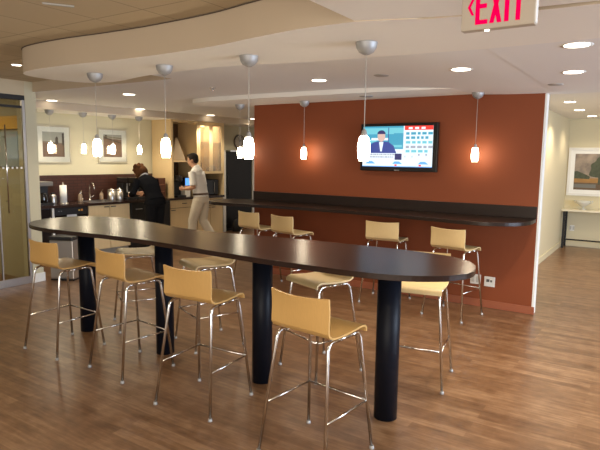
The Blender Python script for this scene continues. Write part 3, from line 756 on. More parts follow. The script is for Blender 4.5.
def dispenser(lab, u, v):
    t = kthing('soap_dispenser', lab, 'soap dispenser', u, v, CT)
    MB().lathe([(0.0, 0), (0.034, 0), (0.036, 0.01), (0.036, 0.10), (0.026, 0.125), (0.014, 0.135), (0.0, 0.135)], (0, 0, 0), 18).build('bottle', mat('amber_grey_bottle', (0.30, 0.22, 0.15), 0.25), t)
    p = MB(); p.lathe([(0.015, 0.135), (0.015, 0.15), (0.005, 0.152), (0.005, 0.185)], (0, 0, 0), 12); p.tube([(0, 0, 0.185), (0, -0.05, 0.182)], 0.006, 8)
    p.build('pump', M['chrome'], t)
dispenser('soap dispenser left of the gooseneck faucet', 0.925, 0.17)
dispenser('soap dispenser right of the gooseneck faucet', 1.36, 0.12)
tb = kthing('spray_tap', 'small slanted chrome side tap at the left of the sink', 'tap', 1.02, 0.075, CT)
MB().lathe([(0.02, 0), (0.02, 0.01), (0.012, 0.02), (0.012, 0.05)], (0, 0, 0), 14).build('base', M['chrome'], tb)
MB().tube([(0, 0, 0.05), (-0.03, -0.03, 0.10), (-0.06, -0.06, 0.16)], [0.009, 0.010, 0.013], 10).build('spray_head', M['chrome'], tb)
# paper towel, kettle, coffee maker at the left
pt_ = kthing('paper_towel_holder', 'white paper towel roll standing on a steel holder', 'paper towels', 0.52, 0.36, CT)
MB().lathe([(0.075, 0), (0.075, 0.012), (0.012, 0.016), (0.010, 0.34), (0.0, 0.352)], (0, 0, 0), 24).build('stand', M['steel'], pt_)
MB().lathe([(0.014, 0.018), (0.054, 0.018), (0.054, 0.30), (0.014, 0.30)], (0, 0, 0), 28).build('paper_roll', M['paper'], pt_)
kt = kthing('thermos_jug', 'silver jug between the coffee maker and the paper towels', 'jug', 0.36, 0.33, CT)
MB().lathe([(0, 0), (0.055, 0), (0.058, 0.02), (0.055, 0.12), (0.040, 0.155), (0.0, 0.165)], (0, 0, 0), 22).build('body', M['steel'], kt)
MB().tube([(0.05, 0, 0.13), (0.09, 0, 0.12), (0.09, 0, 0.05), (0.056, 0, 0.04)], 0.007, 8).build('handle', M['black'], kt)
MB().lathe([(0.03, 0.16), (0.03, 0.18), (0, 0.185)], (0, 0, 0), 16).build('lid', M['black'], kt)
cm = kthing('coffee_maker', 'black coffee machine at the left end of the worktop', 'coffee maker', 0.15, 0.36, CT)
MB().box(-0.13, 0.13, -0.15, 0.15, 0, 0.035, 0.006).build('base', M['black'], cm)
MB().box(-0.13, 0.13, 0.02, 0.15, 0.036, 0.30, 0.008).build('tower', M['black'], cm)
MB().box(-0.13, 0.13, -0.15, 0.15, 0.301, 0.37, 0.01).build('hood', mat('grey_plastic', (0.16, 0.15, 0.14), 0.4), cm)
MB().lathe([(0.0, 0.037), (0.065, 0.037), (0.072, 0.09), (0.05, 0.17), (0.05, 0.19), (0.0, 0.19)], (0, -0.06, 0), 20).build('carafe', M['black_gloss'], cm)
for u, lab in ((1.385, 'left steel canister right of the sink'), (1.545, 'right steel canister beside the coffee machines')):
    t = kthing('steel_canister', lab, 'canister', u + 0.02, 0.36, CT, 'steel canisters')
    MB().lathe([(0, 0), (0.064, 0), (0.066, 0.006), (0.066, 0.18), (0.0, 0.18)], (0, 0, 0), 26).build('body', M['steel'], t)
    MB().lathe([(0.068, 0.18), (0.068, 0.198), (0.03, 0.206), (0.012, 0.206), (0.012, 0.22), (0, 0.223)], (0, 0, 0), 26).build('lid', M['chrome'], t)
def brewer(lab, u, v, w=0.19):
    t = kthing('coffee_brewer', lab, 'coffee machine', u + 0.01, v, CT, 'black coffee machines')
    MB().box(-w / 2, w / 2, -0.17, 0.16, 0, 0.04, 0.006).build('base', M['black'], t)
    MB().box(-w / 2, w / 2, -0.02, 0.16, 0.041, 0.30, 0.006).build('tower', M['black'], t)
    MB().box(-w / 2, w / 2, -0.17, 0.16, 0.301, 0.40, 0.012).build('brew_head', M['black_gloss'], t)
    MB().box(-0.012, 0.012, -0.035, -0.021, 0.13, 0.30, 0.003).build('sight_gauge', mat('pale_gauge', (0.45, 0.45, 0.45), 0.3), t)
    MB().lathe([(0.010, 0.25), (0.012, 0.301)], (0, -0.10, 0), 12).build('spout', M['nickel'], t)
brewer('left black coffee machine beside the steel canisters', 1.74, 0.30)
brewer('right black coffee machine behind the woman\'s head', 1.96, 0.30)
bx_ = kthing('wooden_box', 'reddish brown box against the end panel right of the woman', 'box', 2.37, 0.38, CT)
MB().box(-0.10, 0.10, -0.12, 0.12, 0, 0.38, 0.004).build('body', mat('red_brown_box', (0.12, 0.040, 0.02), 0.5), bx_)
s_ = MB()
for zz in (0.12, 0.25): s_.box(-0.085, 0.085, -0.124, -0.119, zz, zz + 0.012)
s_.build('shelf_line', mat('box_line', (0.30, 0.13, 0.07), 0.5), bx_)

# trash can
tc_ = thing('trash_can', 'steel step trash can at the end of the left wall', 'trash can', (-6.72, 4.40, 0), math.radians(28))
MB().box(-0.165, 0.165, -0.13, 0.13, 0.02, 0.55, 0.012).build('bin_body', M['steel'], tc_)
MB().box(-0.17, 0.17, -0.135, 0.135, 0.55, 0.60, 0.012).build('lid', M['black'], tc_)
MB().box(-0.165, 0.165, -0.13, 0.13, 0.0, 0.02, 0.003).build('base', M['black'], tc_)
MB().box(-0.05, 0.05, -0.165, -0.13, 0.02, 0.035, 0.003).build('pedal', M['black'], tc_)

# pictures over the counter
def desert(lab, u, z, w, h, flip):
    t = kthing('framed_picture', lab, 'picture', u, 0.0, z)
    hw, hh = w / 2, h / 2
    frame_ring(hw, hh, 0.022, -0.03, -0.001).build('frame', M['frame'], t)
    MB().box(-hw + 0.022, hw - 0.022, -0.014, -0.003, -hh + 0.022, hh - 0.022).build('mat_board', M['mat_board'], t)
    a = MB(); aw, ah = hw * 0.62, hh * 0.66
    y = -0.0145
    def q(mi, pts, dy): a.mi = mi; a.poly([(x * aw, y - dy, z_ * ah) for x, z_ in pts])
    q(0, [(-1, -1), (1, -1), (1, 1), (-1, 1)], 0)
    if not flip:
        q(1, [(-1, -1), (1, -1), (1, 0.05), (-1, 0.18)], 0.0002); q(2, [(-1, 0.12), (1, 0.0), (1, 0.12), (-1, 0.26)], 0.0004)
        q(3, [(0.15, 0.05), (0.45, 0.03), (0.42, 0.55), (0.30, 0.66), (0.18, 0.5)], 0.0006); q(3, [(0.80, -0.05), (1, -0.05), (1, 0.95), (0.8, 0.9)], 0.0007)
        q(4, [(-1, -1), (0.3, -1), (-0.4, -0.5), (-1, -0.45)], 0.0005)
    else:
        q(1, [(-1, -1), (1, -1), (1, 0.55), (-1, 0.72)], 0.0002); q(4, [(-1, -1), (1, -1), (1, -0.75), (-1, -0.55)], 0.0004)
        q(3, [(-0.82, 0.6), (-0.62, 0.6), (-0.62, 0.98), (-0.82, 0.98)], 0.0005); q(3, [(-1, 0.68), (1, 0.22), (1, 0.30), (-1, 0.80)], 0.0006)
        q(2, [(-1, 0.80), (1, 0.62), (1, 0.72), (-1, 0.86)], 0.0007)
    a.build('photograph', [mat('art_sky', (0.40, 0.40, 0.37), 0.4), mat('art_ground', (0.20, 0.115, 0.08), 0.4, noise=(10, 0.25, (1, 1, 3))), mat('art_haze', (0.22, 0.16, 0.12), 0.4),
                           mat('art_dark', (0.07, 0.05, 0.04), 0.4), mat('art_shadow', (0.20, 0.12, 0.09), 0.4)], t)
    MB().box(-hw + 0.022, hw - 0.022, -0.022, -0.020, -hh + 0.022, hh - 0.022).build('glazing', M['glass'], t)
desert('left framed sepia print above the paper towels', 0.575, 1.855, 0.60, 0.62, False)
desert('right framed print above the coffee machines', 1.685, 1.855, 0.60, 0.61, True)

# tall unit: end panel, open niche, glass cabinet
tu = kthing('tall_cabinet', 'tall maple wall unit with open brown niche behind the man', 'cabinet', 2.545, 0)
MB().box(0, 0.045, -0.60, -0.014, CT, Zk - 0.002).build('end_panel', M['maple2'], tu)
MB().box(0.045, 0.655, -0.03, -0.014, CT + 0.001, Zk - 0.002).build('back_panel', M['niche'], tu)
MB().box(0.045, 0.655, -0.60, -0.03, 2.325, Zk - 0.002).build('top_panel', M['maple'], tu)
MB().box(0.045, 0.655, -0.595, -0.03, 1.575, 1.60).build('shelf', M['maple'], tu)
MB().box(0.625, 0.668, -0.60, -0.014, CT + 0.001, 2.325).build('divider', M['maple'], tu)
gc = kthing('glass_cabinet', 'lit wall cabinet with two glass doors above the microwave', 'cabinet', 3.215, 0)
g = MB(); g.box(0, 0.665, -0.03, -0.014, 1.34, Zk - 0.002)
g.build('back_panel', M['maple'], gc)
for nm, a in (('side_panel', (0, 0.018, -0.58, -0.03, 1.34, 2.34)), ('side_panel', (0.647, 0.665, -0.58, -0.03, 1.34, 2.34)), ('bottom_panel', (0.018, 0.647, -0.58, -0.03, 1.34, 1.362)), ('top_panel', (0.0, 0.665, -0.60, -0.03, 2.34, Zk - 0.002))):
    MB().box(*a).build(nm, M['maple'], gc)
for zz in (1.66, 1.96): MB().box(0.018, 0.647, -0.55, -0.03, zz, zz + 0.010).build('shelf', M['glass'], gc)
for k in range(2):
    a, b = 0.004 + 0.331 * k, 0.004 + 0.331 * k + 0.326
    m = MB(); m.box(a, b, -0.60, -0.581, 1.345, 1.39).box(a, b, -0.60, -0.581, 2.29, 2.336).box(a, a + 0.042, -0.60, -0.581, 1.39, 2.29).box(b - 0.042, b, -0.60, -0.581, 1.39, 2.29)
    dr = m.build('door', M['maple'], gc)
    MB().box(a + 0.042, b - 0.042, -0.592, -0.588, 1.39, 2.29).build('glass_pane', M['glass_frost'], dr)
    hx = b - 0.02 if k == 0 else a + 0.02
    MB().tube([(hx, -0.60, 1.40), (hx, -0.62, 1.40), (hx, -0.62, 1.50), (hx, -0.60, 1.50)], 0.005, 6).build('handle', M['nickel'], dr)
MB().box(0.665, 0.69, -0.60, -0.002, CT, Zk - 0.002).build('end_panel', M['maple'], gc)
MB().box(0.05, 0.61, -0.10, -0.06, 2.30, 2.325).build('strip_light', mat('cabinet_strip_light', (0.9, 0.9, 0.8), 0.4, emit=(1.0, 0.82, 0.52), estr=4.0), gc)
l = bpy.data.lights.new('cabinet_light', 'AREA'); l.shape = 'RECTANGLE'; l.size = 0.55; l.size_y = 0.3; l.energy = 8; l.color = WARM
lo = bpy.data.objects.new('cabinet_light', l); COL.objects.link(lo); lo.location = kp(3.55, 0.32, 2.32)
# contents of the cabinet
pc = kthing('pitcher', 'dark pitcher on the bottom shelf of the glass cabinet', 'pitcher', 3.36, 0.40, 1.362)
MB().lathe([(0, 0), (0.06, 0), (0.075, 0.05), (0.07, 0.16), (0.055, 0.24), (0.06, 0.27), (0, 0.27)], (0, 0, 0), 20).build('body', M['black_matte'], pc)
MB().tube([(0.06, 0, 0.22), (0.10, 0, 0.2), (0.10, 0, 0.1), (0.07, 0, 0.07)], 0.008, 8).build('handle', M['black_matte'], pc)
gl0 = None
for i, (u, lab) in enumerate(((3.61, 'left drinking glass in the right door of the glass cabinet'), (3.70, 'middle drinking glass in the right door of the glass cabinet'), (3.79, 'right drinking glass in the right door of the glass cabinet'))):
    t = kthing('drinking_glass', lab, 'glass', u, 0.42, 1.362, 'glasses in the glass cabinet')
    MB().lathe([(0, 0), (0.030, 0), (0.036, 0.12), (0.033, 0.12), (0.027, 0.008), (0, 0.008)], (0, 0, 0), 18).build('tumbler', mat('grey_glass', (0.35, 0.28, 0.2), 0.1), t)
py = kthing('pyramid_ornament', 'pale pyramid shaped ornament standing in the open niche', 'ornament', 2.82, 0.40, 1.60)
m = MB(); m.lathe([(0.185, 0), (0.185, 0.015), (0.03, 0.42), (0, 0.45)], (0, 0, 0), 4, smooth=False)
m.build('pyramid', mat('pale_fabric', (0.36, 0.28, 0.18), 0.8), py)
py.rotation_euler.z += 0.5
# right counter appliances
cb = kthing('coffee_maker', 'black single cup coffee machine in front of the man', 'coffee maker', 2.80, 0.42, CT)
MB().box(-0.11, 0.11, -0.16, 0.15, 0, 0.04, 0.008).build('base', M['black'], cb)
MB().box(-0.11, 0.11, 0.0, 0.15, 0.041, 0.30, 0.012).build('tower', M['black'], cb)
MB().lathe([(0.0, 0.301), (0.105, 0.301), (0.11, 0.34), (0.10, 0.40), (0.06, 0.43), (0, 0.435)], (0, -0.02, 0), 24).build('brew_head', M['black_gloss'], cb)
wd = kthing('water_dispenser', 'small white dispenser with a glowing blue display by the man\'s hands', 'dispenser', 2.995, 0.42, CT)
MB().box(-0.07, 0.07, -0.10, 0.10, 0, 0.21, 0.008).build('body', M['plastic_white'], wd)
MB().box(-0.07, 0.07, -0.10, 0.10, 0.211, 0.38, 0.008).build('head', M['black'], wd)
MB().box(-0.06, 0.06, -0.104, -0.1005, 0.225, 0.365, 0.001).build('display', mat('blue_display', (0.02, 0.04, 0.1), 0.3, emit=(0.12, 0.38, 1.0), estr=1.4), wd)
mw = kthing('microwave', 'black microwave oven under the glass cabinet', 'microwave', 3.62, 0.33, CT)
MB().box(-0.23, 0.20, -0.18, 0.18, 0.012, 0.32, 0.006).build('body', M['black'], mw)
MB().box(-0.225, 0.08, -0.192, -0.181, 0.02, 0.31, 0.003).build('door', M['black_gloss'], mw)
MB().box(0.085, 0.195, -0.190, -0.181, 0.02, 0.31, 0.002).build('control_panel', M['black'], mw)
MB().tube([(0.065, -0.192, 0.05), (0.065, -0.212, 0.06), (0.065, -0.212, 0.27), (0.065, -0.192, 0.28)], 0.006, 8).build('handle', M['steel'], mw)
f_ = MB()
for sx in (-0.2, 0.17):
    for sy in (-0.15, 0.15): f_.lathe([(0.012, 0), (0.012, 0.013)], (sx, sy, 0), 10)
f_.build('feet', M['black'], mw)
# fridge, clock, bag
fr = kthing('refrigerator', 'tall glossy black refrigerator set into the kitchen wall', 'refrigerator', 4.53, -0.76)
MB().box(0, 0.86, -0.70, -0.01, 0.02, 1.80, 0.006).build('body', M['black'], fr)
MB().box(0.004, 0.856, -0.755, -0.702, 0.06, 1.795, 0.008).build('door', M['fridge'], fr)
MB().box(0.03, 0.83, -0.69, -0.05, 0.0, 0.02).build('plinth', M['black_matte'], fr)
h_ = MB(); h_.tube([(0.06, -0.755, 0.80), (0.06, -0.785, 0.82), (0.06, -0.785, 1.26), (0.06, -0.755, 1.28)], 0.009, 8)
h_.build('handle', M['black'], fr)
ck = kthing('wall_clock', 'round wall clock above the black refrigerator', 'clock', 4.95, 0.0, 2.02)
m = MB(); m.lathe([(0.165, 0.0), (0.165, 0.03), (0.158, 0.036), (0.148, 0.032), (0.148, 0.0)], (0, 0, 0), 36, 'Y')
bmesh.ops.transform(m.bm, matrix=Matrix.Rotation(PI, 4, 'Z'), verts=m.bm.verts); m.build('rim', mat('clock_rim', (0.16, 0.14, 0.12), 0.35, 0.6), ck)
m = MB(); m.lathe([(0.0, 0.0), (0.149, 0.0), (0.149, 0.022), (0.0, 0.022)], (0, 0, 0), 36, 'Y'); bmesh.ops.transform(m.bm, matrix=Matrix.Rotation(PI, 4, 'Z'), verts=m.bm.verts)
m.build('face', mat('clock_face', (0.52, 0.48, 0.40), 0.5), ck)
m = MB()
for k in range(12):
    a = k * PI / 6; x, z = math.sin(a), math.cos(a)
    m.tube([(x * 0.118, -0.0245, z * 0.118), (x * 0.140, -0.0245, z * 0.140)], 0.004, 5)
m.build('hour_marks', M['black_matte'], ck)
m = MB(); m.tube([(0, -0.028, 0), (0.05, -0.028, 0.055)], 0.005, 5); m.tube([(0, -0.03, 0), (-0.035, -0.03, 0.10)], 0.004, 5); m.build('hands', M['black_matte'], ck)
bg = kthing('bag', 'black bag on the floor in front of the black refrigerator', 'bag', 4.74, 0.16, 0.0)
m = MB(); m.tube([(0, 0, 0.004), (0, 0, 0.02), (0, 0, 0.12), (0, 0, 0.22), (0, 0, 0.27), (0, 0, 0.285)], [(0.09, 0.13), (0.10, 0.145), (0.095, 0.14), (0.07, 0.125), (0.04, 0.10), (0.02, 0.08)], 20)
m.build('body', M['black_matte'], bg)
m = MB(); m.ell((0, -0.105, 0.10), 0.10, 0.03, 0.075, 16, 10); m.build('front_pocket', M['black_matte'], bg)
m = MB(); m.tube([(-0.06, 0, 0.265), (-0.05, -0.01, 0.34), (0.05, -0.01, 0.34), (0.06, 0, 0.265)], 0.010, 8); m.build('handle', M['black_matte'], bg)

# ------------------------------------------------------------------ people
def remesh(o, vs, it=6):
    r = o.modifiers.new('remesh', 'REMESH'); r.mode = 'VOXEL'; r.voxel_size = vs; r.use_smooth_shade = True
    s = o.modifiers.new('smooth', 'SMOOTH'); s.iterations = it; s.factor = 0.5
    return o
def loft(m, pts, n=16): m.tube([p[0] for p in pts], [p[1] for p in pts], n)
SKIN = mat('skin', (0.52, 0.28, 0.17), 0.55)
def head(m, c, face, tilt):
    """head ellipsoids; c centre, face unit direction in xy, tilt = pitch downwards"""
    f = Vector(face); side = Vector((-f.y, f.x, 0)); up = Vector((0, 0, 1))
    f2 = (f * math.cos(tilt) - up * math.sin(tilt)); u2 = (up * math.cos(tilt) + f * math.sin(tilt))
    R3 = Matrix((f2, side, u2)).transposed()
    P = lambda a, b, d: Vector(c) + f2 * a + side * b + u2 * d
    m.ell(P(-0.005, 0, 0.025), 0.098, 0.076, 0.092, 18, 14, R3)
    m.ell(P(0.020, 0, -0.045), 0.068, 0.060, 0.075, 16, 12, R3)
    m.ell(P(0.060, 0, -0.090), 0.026, 0.032, 0.022, 10, 8, R3)       # chin
    m.ell(P(0.098, 0, -0.025), 0.018, 0.014, 0.026, 10, 8, R3)       # nose
    m.ell(P(0.082, 0, -0.062), 0.014, 0.024, 0.010, 10, 8, R3)       # mouth
    m.ell(P(0.080, 0.03, 0.012), 0.014, 0.020, 0.008, 8, 6, R3); m.ell(P(0.080, -0.03, 0.012), 0.014, 0.020, 0.008, 8, 6, R3)   # brows
    for s in (-1, 1): m.ell(P(-0.008, s * 0.076, -0.018), 0.020, 0.010, 0.032, 8, 8, R3)   # ears
    return P, R3
def eyes(P, name, parent):
    m = MB()
    for s in (-1, 1): m.ell(P(0.086, s * 0.030, -0.005), 0.009, 0.012, 0.006, 10, 8)
    return m.build(name, mat('eye_dark', (0.05, 0.035, 0.03), 0.3), parent)
def hand(m, w, d, palm_n, curl, grip=1.0):
    """w wrist, d pointing direction, palm_n palm normal; five fingers curling toward the palm"""
    d = Vector(d).normalized(); n = Vector(palm_n); n = (n - d * n.dot(d)).normalized(); s = d.cross(n)
    w = Vector(w)
    m.tube([w - d * 0.02, w + d * 0.03, w + d * 0.085], [(0.016, 0.024), (0.016, 0.036), (0.013, 0.040)], 12) if abs(n.z) > 2 else None
    m.ell(w + d * 0.048, 0.05, 0.038, 0.017, 14, 10, Matrix((d, s, n)).transposed())
    for k, (off, L) in enumerate(((-0.030, 0.062), (-0.010, 0.075), (0.011, 0.070), (0.030, 0.055))):
        p = w + d * 0.075 + s * off; a = 0.0; pts = [p - d * 0.02]
        for seg in (0.42, 0.32, 0.26):
            pts.append(p.copy()); a += curl * (0.7 if seg > 0.4 else 1.0)
            p = p + (d * math.cos(a) + n * math.sin(a)) * (L * seg)
        pts.append(p); m.tube(pts, [0.009, 0.009, 0.0085, 0.008, 0.0065], 8)
    p = w + d * 0.02 - s * 0.028
    m.tube([p, p - s * 0.022 + d * 0.022 + n * 0.012, p - s * 0.028 + d * 0.048 + n * 0.03, p - s * 0.022 + d * 0.066 + n * 0.042], [0.013, 0.011, 0.010, 0.008], 8)

# --- man: local +x is where he faces
MY = math.radians(197)
man = MB()
pel = Vector((0, 0, 0.93)); neck = Vector((0.115, 0, 1.455))
headc = Vector((0.165, 0, 1.615))
hipL, hipR = Vector((0, 0.095, 0.90)), Vector((0, -0.095, 0.90))
kneL, kneR = Vector((0.13, 0.10, 0.50)), Vector((0.015, -0.10, 0.49))
ankL, ankR = Vector((0.15, 0.10, 0.085)), Vector((-0.25, -0.10, 0.10))
torso = [((0.0, 0, 0.86), (0.115, 0.165)), ((0.0, 0, 0.94), (0.118, 0.170)), ((0.02, 0, 1.06), (0.112, 0.155)), ((0.05, 0, 1.20), (0.120, 0.168)), ((0.08, 0, 1.33), (0.118, 0.182)), ((0.10, 0, 1.42), (0.085, 0.150)), ((0.112, 0, 1.46), (0.058, 0.085))]
def tor(m, k=1.0, lo=0, hi=99):
    P = [p for p in torso][lo:hi]
    # ring axes: first radius follows y for vertical tubes (up = y axis), so swap
    m.tube([p[0] for p in P], [(p[1][1] * k, p[1][0] * k) for p in P], 20)
tor(man, 0.96)
man.tube([(0.105, 0, 1.43), (0.135, 0, 1.53), (0.15, 0, 1.57)], [0.062, 0.055, 0.058], 14)
Pm, _ = head(man, headc, (1, 0, 0), 0.22)
def leg(m, h, k, a, s=1.0):
    m.tube([h + Vector((0, 0, 0.06)), h, (h + k) / 2, k + Vector((0, 0, 0.03)), k - Vector((0, 0, 0.05)), k.lerp(a, 0.35), k.lerp(a, 0.7), a], [0.075 * s, 0.092 * s, 0.080 * s, 0.060 * s, 0.056 * s, 0.060 * s, 0.046 * s, 0.040 * s], 14)
leg(man, hipL, kneL, ankL); leg(man, hipR, kneR, ankR)
def foot(m, a, yaw=0.0, pitch=0.0, s=1.0):
    d = Vector((math.cos(yaw), math.sin(yaw), 0))
    m.tube([a + Vector((0, 0, 0.02)), a + d * 0.0 - Vector((0, 0, 0.03)), ], 0.042, 12)
    z = 0.0
    m.tube([Vector((a.x, a.y, 0.045)) - d * 0.065, Vector((a.x, a.y, 0.045)), Vector((a.x, a.y, 0.045)) + d * 0.07, Vector((a.x, a.y, 0.032)) + d * 0.15, Vector((a.x, a.y, 0.028)) + d * 0.19], [(0.030, 0.030), (0.043, 0.040), (0.042, 0.044), (0.030, 0.046), (0.018, 0.030)], 12)
def arm(m, sh, el, wr, s=1.0):
    m.tube([sh, sh.lerp(el, 0.4), el, el.lerp(wr, 0.35), wr], [0.056 * s, 0.049 * s, 0.041 * s, 0.040 * s, 0.027 * s], 12)
shL, shR = Vector((0.085, 0.185, 1.395)), Vector((0.095, -0.185, 1.395))
elL, wrL = Vector((0.03, 0.235, 1.12)), Vector((0.26, 0.17, 1.095))
elR, wrR = Vector((0.05, -0.235, 1.115)), Vector((0.27, -0.14, 1.10))
arm(man, shL, elL, wrL); arm(man, shR, elR, wrR)
hand(man, wrL, (1, -0.15, 0.0), (0, -1, 0.2), 0.5); hand(man, wrR, (1, 0.15, 0.0), (0, 1, 0.2), 0.5)
foot(man, ankL); foot(man, ankR)
MP = Vector((-7.075, 7.41, 0))
mo = remesh(man.build('person', SKIN, None, MP, MY), 0.010, 4)
tag(mo, 'man in white shirt and light trousers standing at the kitchen counter, seen from the side', 'person')
# clothes
sh = MB(); sh.tube([p[0] for p in torso[1:]] , [(p[1][1] * 1.08, p[1][0] * 1.10) for p in torso[1:]], 20)
for a, b in ((shL, elL), (shR, elR)):
    sh.tube([a + Vector((0, 0, 0.01)), a.lerp(b, 0.4), a.lerp(b, 0.86)], [0.070, 0.066, 0.064], 14)
sh.tube([(0.06, 0, 1.40), (0.095, 0, 1.475), (0.115, 0, 1.505)], [0.10, 0.076, 0.070], 14)
remesh(sh.build('shirt', mat('white_shirt', (0.84, 0.82, 0.76), 0.8, noise=(12, 0.05, (1, 1, 1))), mo), 0.010, 4)
tr = MB()
tr.tube([(0.0, 0, 0.84), (0, 0, 0.92), (0.005, 0, 1.0)], [(0.168, 0.122), (0.182, 0.130), (0.168, 0.122)], 20)
for h_, k_, a_ in ((hipL, kneL, ankL), (hipR, kneR, ankR)):
    tr.tube([h_ + Vector((0, 0, 0.05)), h_, (h_ + k_) / 2, k_, k_.lerp(a_, 0.5), a_.lerp(k_, 0.02)], [0.090, 0.108, 0.098, 0.084, 0.078, 0.074], 16)
remesh(tr.build('trousers', mat('light_trousers', (0.68, 0.61, 0.48), 0.85, noise=(12, 0.06, (1, 1, 1))), mo), 0.010, 4)
bl = MB(); bl.tube([(0.007, 0, 0.985), (0.009, 0, 1.02)], [(0.182, 0.133), (0.180, 0.132)], 24); bl.build('belt', mat('brown_belt', (0.10, 0.06, 0.035), 0.5), mo)
hr = MB(); hr.ell(Pm(-0.022, 0, 0.050), 0.098, 0.083, 0.082, 18, 12); hr.ell(Pm(-0.062, 0, -0.005), 0.052, 0.070, 0.070, 14, 10); hr.ell(Pm(0.045, 0, 0.095), 0.048, 0.055, 0.030, 12, 8)
for s in (-1, 1): hr.ell(Pm(0.0, s * 0.068, 0.015), 0.03, 0.014, 0.035, 10, 8)
remesh(hr.build('hair', mat('dark_hair', (0.030, 0.023, 0.019), 0.8, spec=0.1), mo), 0.008, 2)
eyes(Pm, 'eyes', mo)
for a_ in (ankL, ankR):
    s_ = MB(); d = Vector((1, 0, 0)); b_ = Vector((a_.x, a_.y, 0))
    s_.tube([b_ + Vector((-0.085, 0, 0.045)), b_ + Vector((-0.04, 0, 0.052)), b_ + Vector((0.05, 0, 0.052)), b_ + Vector((0.14, 0, 0.042)), b_ + Vector((0.205, 0, 0.033))], [(0.036, 0.036), (0.050, 0.046), (0.050, 0.050), (0.040, 0.052), (0.024, 0.036)], 14)
    s_.build('shoe', mat('brown_shoe', (0.09, 0.055, 0.035), 0.4), mo)

# --- woman: bending over the counter, back to the viewer
wm = MB()
wt = [((-0.02, 0, 0.84), (0.115, 0.165)), ((-0.02, 0, 0.93), (0.120, 0.172)), ((0.02, 0, 1.03), (0.100, 0.140)), ((0.09, 0, 1.15), (0.105, 0.150)), ((0.185, 0, 1.235), (0.105, 0.168)), ((0.245, 0, 1.29), (0.080, 0.140)), ((0.28, 0, 1.32), (0.052, 0.078))]
wm.tube([p[0] for p in wt], [(p[1][1] * 0.95, p[1][0] * 0.95) for p in wt], 20)
wm.tube([(0.255, 0, 1.30), (0.315, 0, 1.355), (0.34, 0, 1.38)], [0.055, 0.048, 0.052], 14)
Pw, _ = head(wm, (0.375, 0.02, 1.40), (0.97, 0.24, 0), 0.75)
hL, hR = Vector((-0.02, 0.09, 0.88)), Vector((-0.02, -0.09, 0.88))
kL, kR = Vector((0.015, 0.085, 0.48)), Vector((0.0, -0.085, 0.48)); aL, aR = Vector((-0.01, 0.085, 0.085)), Vector((-0.03, -0.085, 0.085))
leg(wm, hL, kL, aL, 0.92); leg(wm, hR, kR, aR, 0.92); foot(wm, aL); foot(wm, aR)
sL, sR = Vector((0.215, 0.175, 1.265)), Vector((0.215, -0.175, 1.265))
eL, wL = Vector((0.21, 0.27, 1.06)), Vector((0.40, 0.20, 1.00))
eR, wR = Vector((0.22, -0.24, 1.08)), Vector((0.41, -0.08, 1.03))
arm(wm, sL, eL, wL, 0.88); arm(wm, sR, eR, wR, 0.88)
hand(wm, wL, (1, -0.25, 0.0), (0.1, -1, 0.0), 0.55); hand(wm, wR, (1, 0.3, -0.1), (0.1, 1, 0), 0.55)
WP = kp(1.735, 1.13); WA = math.atan2(-KN.y, -KN.x) + 0.0
wo = remesh(wm.build('person', SKIN, None, WP, WA), 0.010, 4)
tag(wo, 'woman in black clothes with brown hair bending over the kitchen counter', 'person')
jk = MB(); jk.tube([p[0] for p in wt[1:]], [(p[1][1] * 1.12, p[1][0] * 1.14) for p in wt[1:]], 20)
jk.tube([(-0.02, 0, 0.86), (-0.02, 0, 0.94)], [(0.205, 0.150), (0.19, 0.138)], 20)
for a, b, c in ((sL, eL, wL), (sR, eR, wR)):
    jk.tube([a + Vector((0, 0, 0.01)), a.lerp(b, 0.5), b, b.lerp(c, 0.5), b.lerp(c, 0.86)], [0.068, 0.060, 0.053, 0.050, 0.042], 14)
remesh(jk.build('jacket', mat('black_jacket', (0.010, 0.010, 0.011), 1.0, spec=0.0), wo), 0.010, 4)
sk_ = MB(); sk_.tube([(0.272, 0, 1.33), (0.30, 0, 1.355)], [(0.082, 0.075), (0.066, 0.062)], 16); sk_.build('collar', mat('white_collar', (0.75, 0.72, 0.66), 0.8), wo)
tr = MB()
tr.tube([(-0.02, 0, 0.82), (-0.02, 0, 0.90), (-0.01, 0, 0.98)], [(0.172, 0.125), (0.185, 0.135), (0.150, 0.108)], 20)
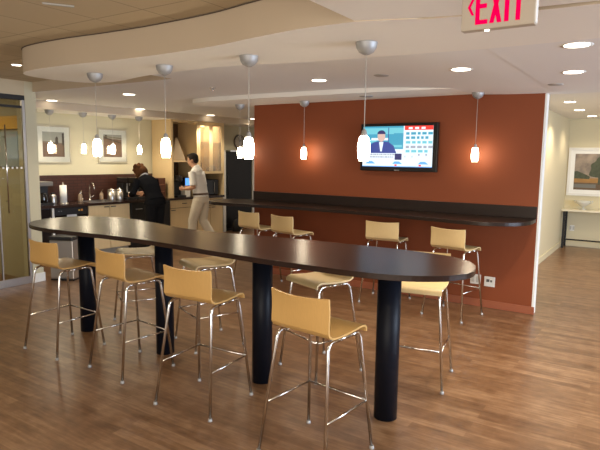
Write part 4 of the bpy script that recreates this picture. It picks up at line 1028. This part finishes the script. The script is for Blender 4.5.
for h_, k_, a_ in ((hL, kL, aL), (hR, kR, aR)):
    tr.tube([h_ + Vector((0, 0, 0.04)), h_, (h_ + k_) / 2, k_, k_.lerp(a_, 0.5), a_], [0.088, 0.102, 0.092, 0.078, 0.074, 0.072], 16)
remesh(tr.build('trousers', mat('black_trousers', (0.008, 0.008, 0.009), 0.9, spec=0.1), wo), 0.010, 4)
hr = MB(); hr.ell(Pw(-0.025, 0, 0.035), 0.115, 0.100, 0.105, 18, 12); hr.ell(Pw(-0.06, 0, -0.04), 0.078, 0.095, 0.10, 14, 10)
for k in range(14):
    a = k * 2.4; hr.ell(Pw(-0.06 + 0.05 * math.cos(a), 0.085 * math.sin(a), 0.07 + 0.035 * math.cos(a * 1.7)), 0.034, 0.030, 0.03, 8, 6)
for s in (-1, 1): hr.ell(Pw(0.01, s * 0.075, -0.03), 0.05, 0.022, 0.075, 12, 8)
hr.ell(Pw(0.045, 0, 0.085), 0.05, 0.06, 0.03, 12, 8)
remesh(hr.build('hair', mat('brown_hair', (0.070, 0.030, 0.012), 0.9, noise=(40, 0.4, (1, 1, 1)), spec=0.05), wo), 0.009, 2)
eyes(Pw, 'eyes', wo)
for a_ in (aL, aR):
    s_ = MB(); b_ = Vector((a_.x, a_.y, 0))
    s_.tube([b_ + Vector((-0.08, 0, 0.045)), b_ + Vector((-0.04, 0, 0.05)), b_ + Vector((0.05, 0, 0.05)), b_ + Vector((0.13, 0, 0.04)), b_ + Vector((0.20, 0, 0.03))], [(0.034, 0.034), (0.048, 0.044), (0.048, 0.048), (0.038, 0.050), (0.022, 0.034)], 14)
    s_.build('shoe', M['black_matte'], wo)
cpos = WP + Matrix.Rotation(WA, 3, 'Z') @ Vector((0.485, 0.135, 0.965))
cu = thing('paper_cup', 'white paper cup in the woman\'s left hand', 'cup', cpos)
MB().lathe([(0, 0), (0.026, 0), (0.036, 0.09), (0.033, 0.09), (0.024, 0.005), (0, 0.005)], (0, 0, 0), 20).build('cup', M['paper'], cu)
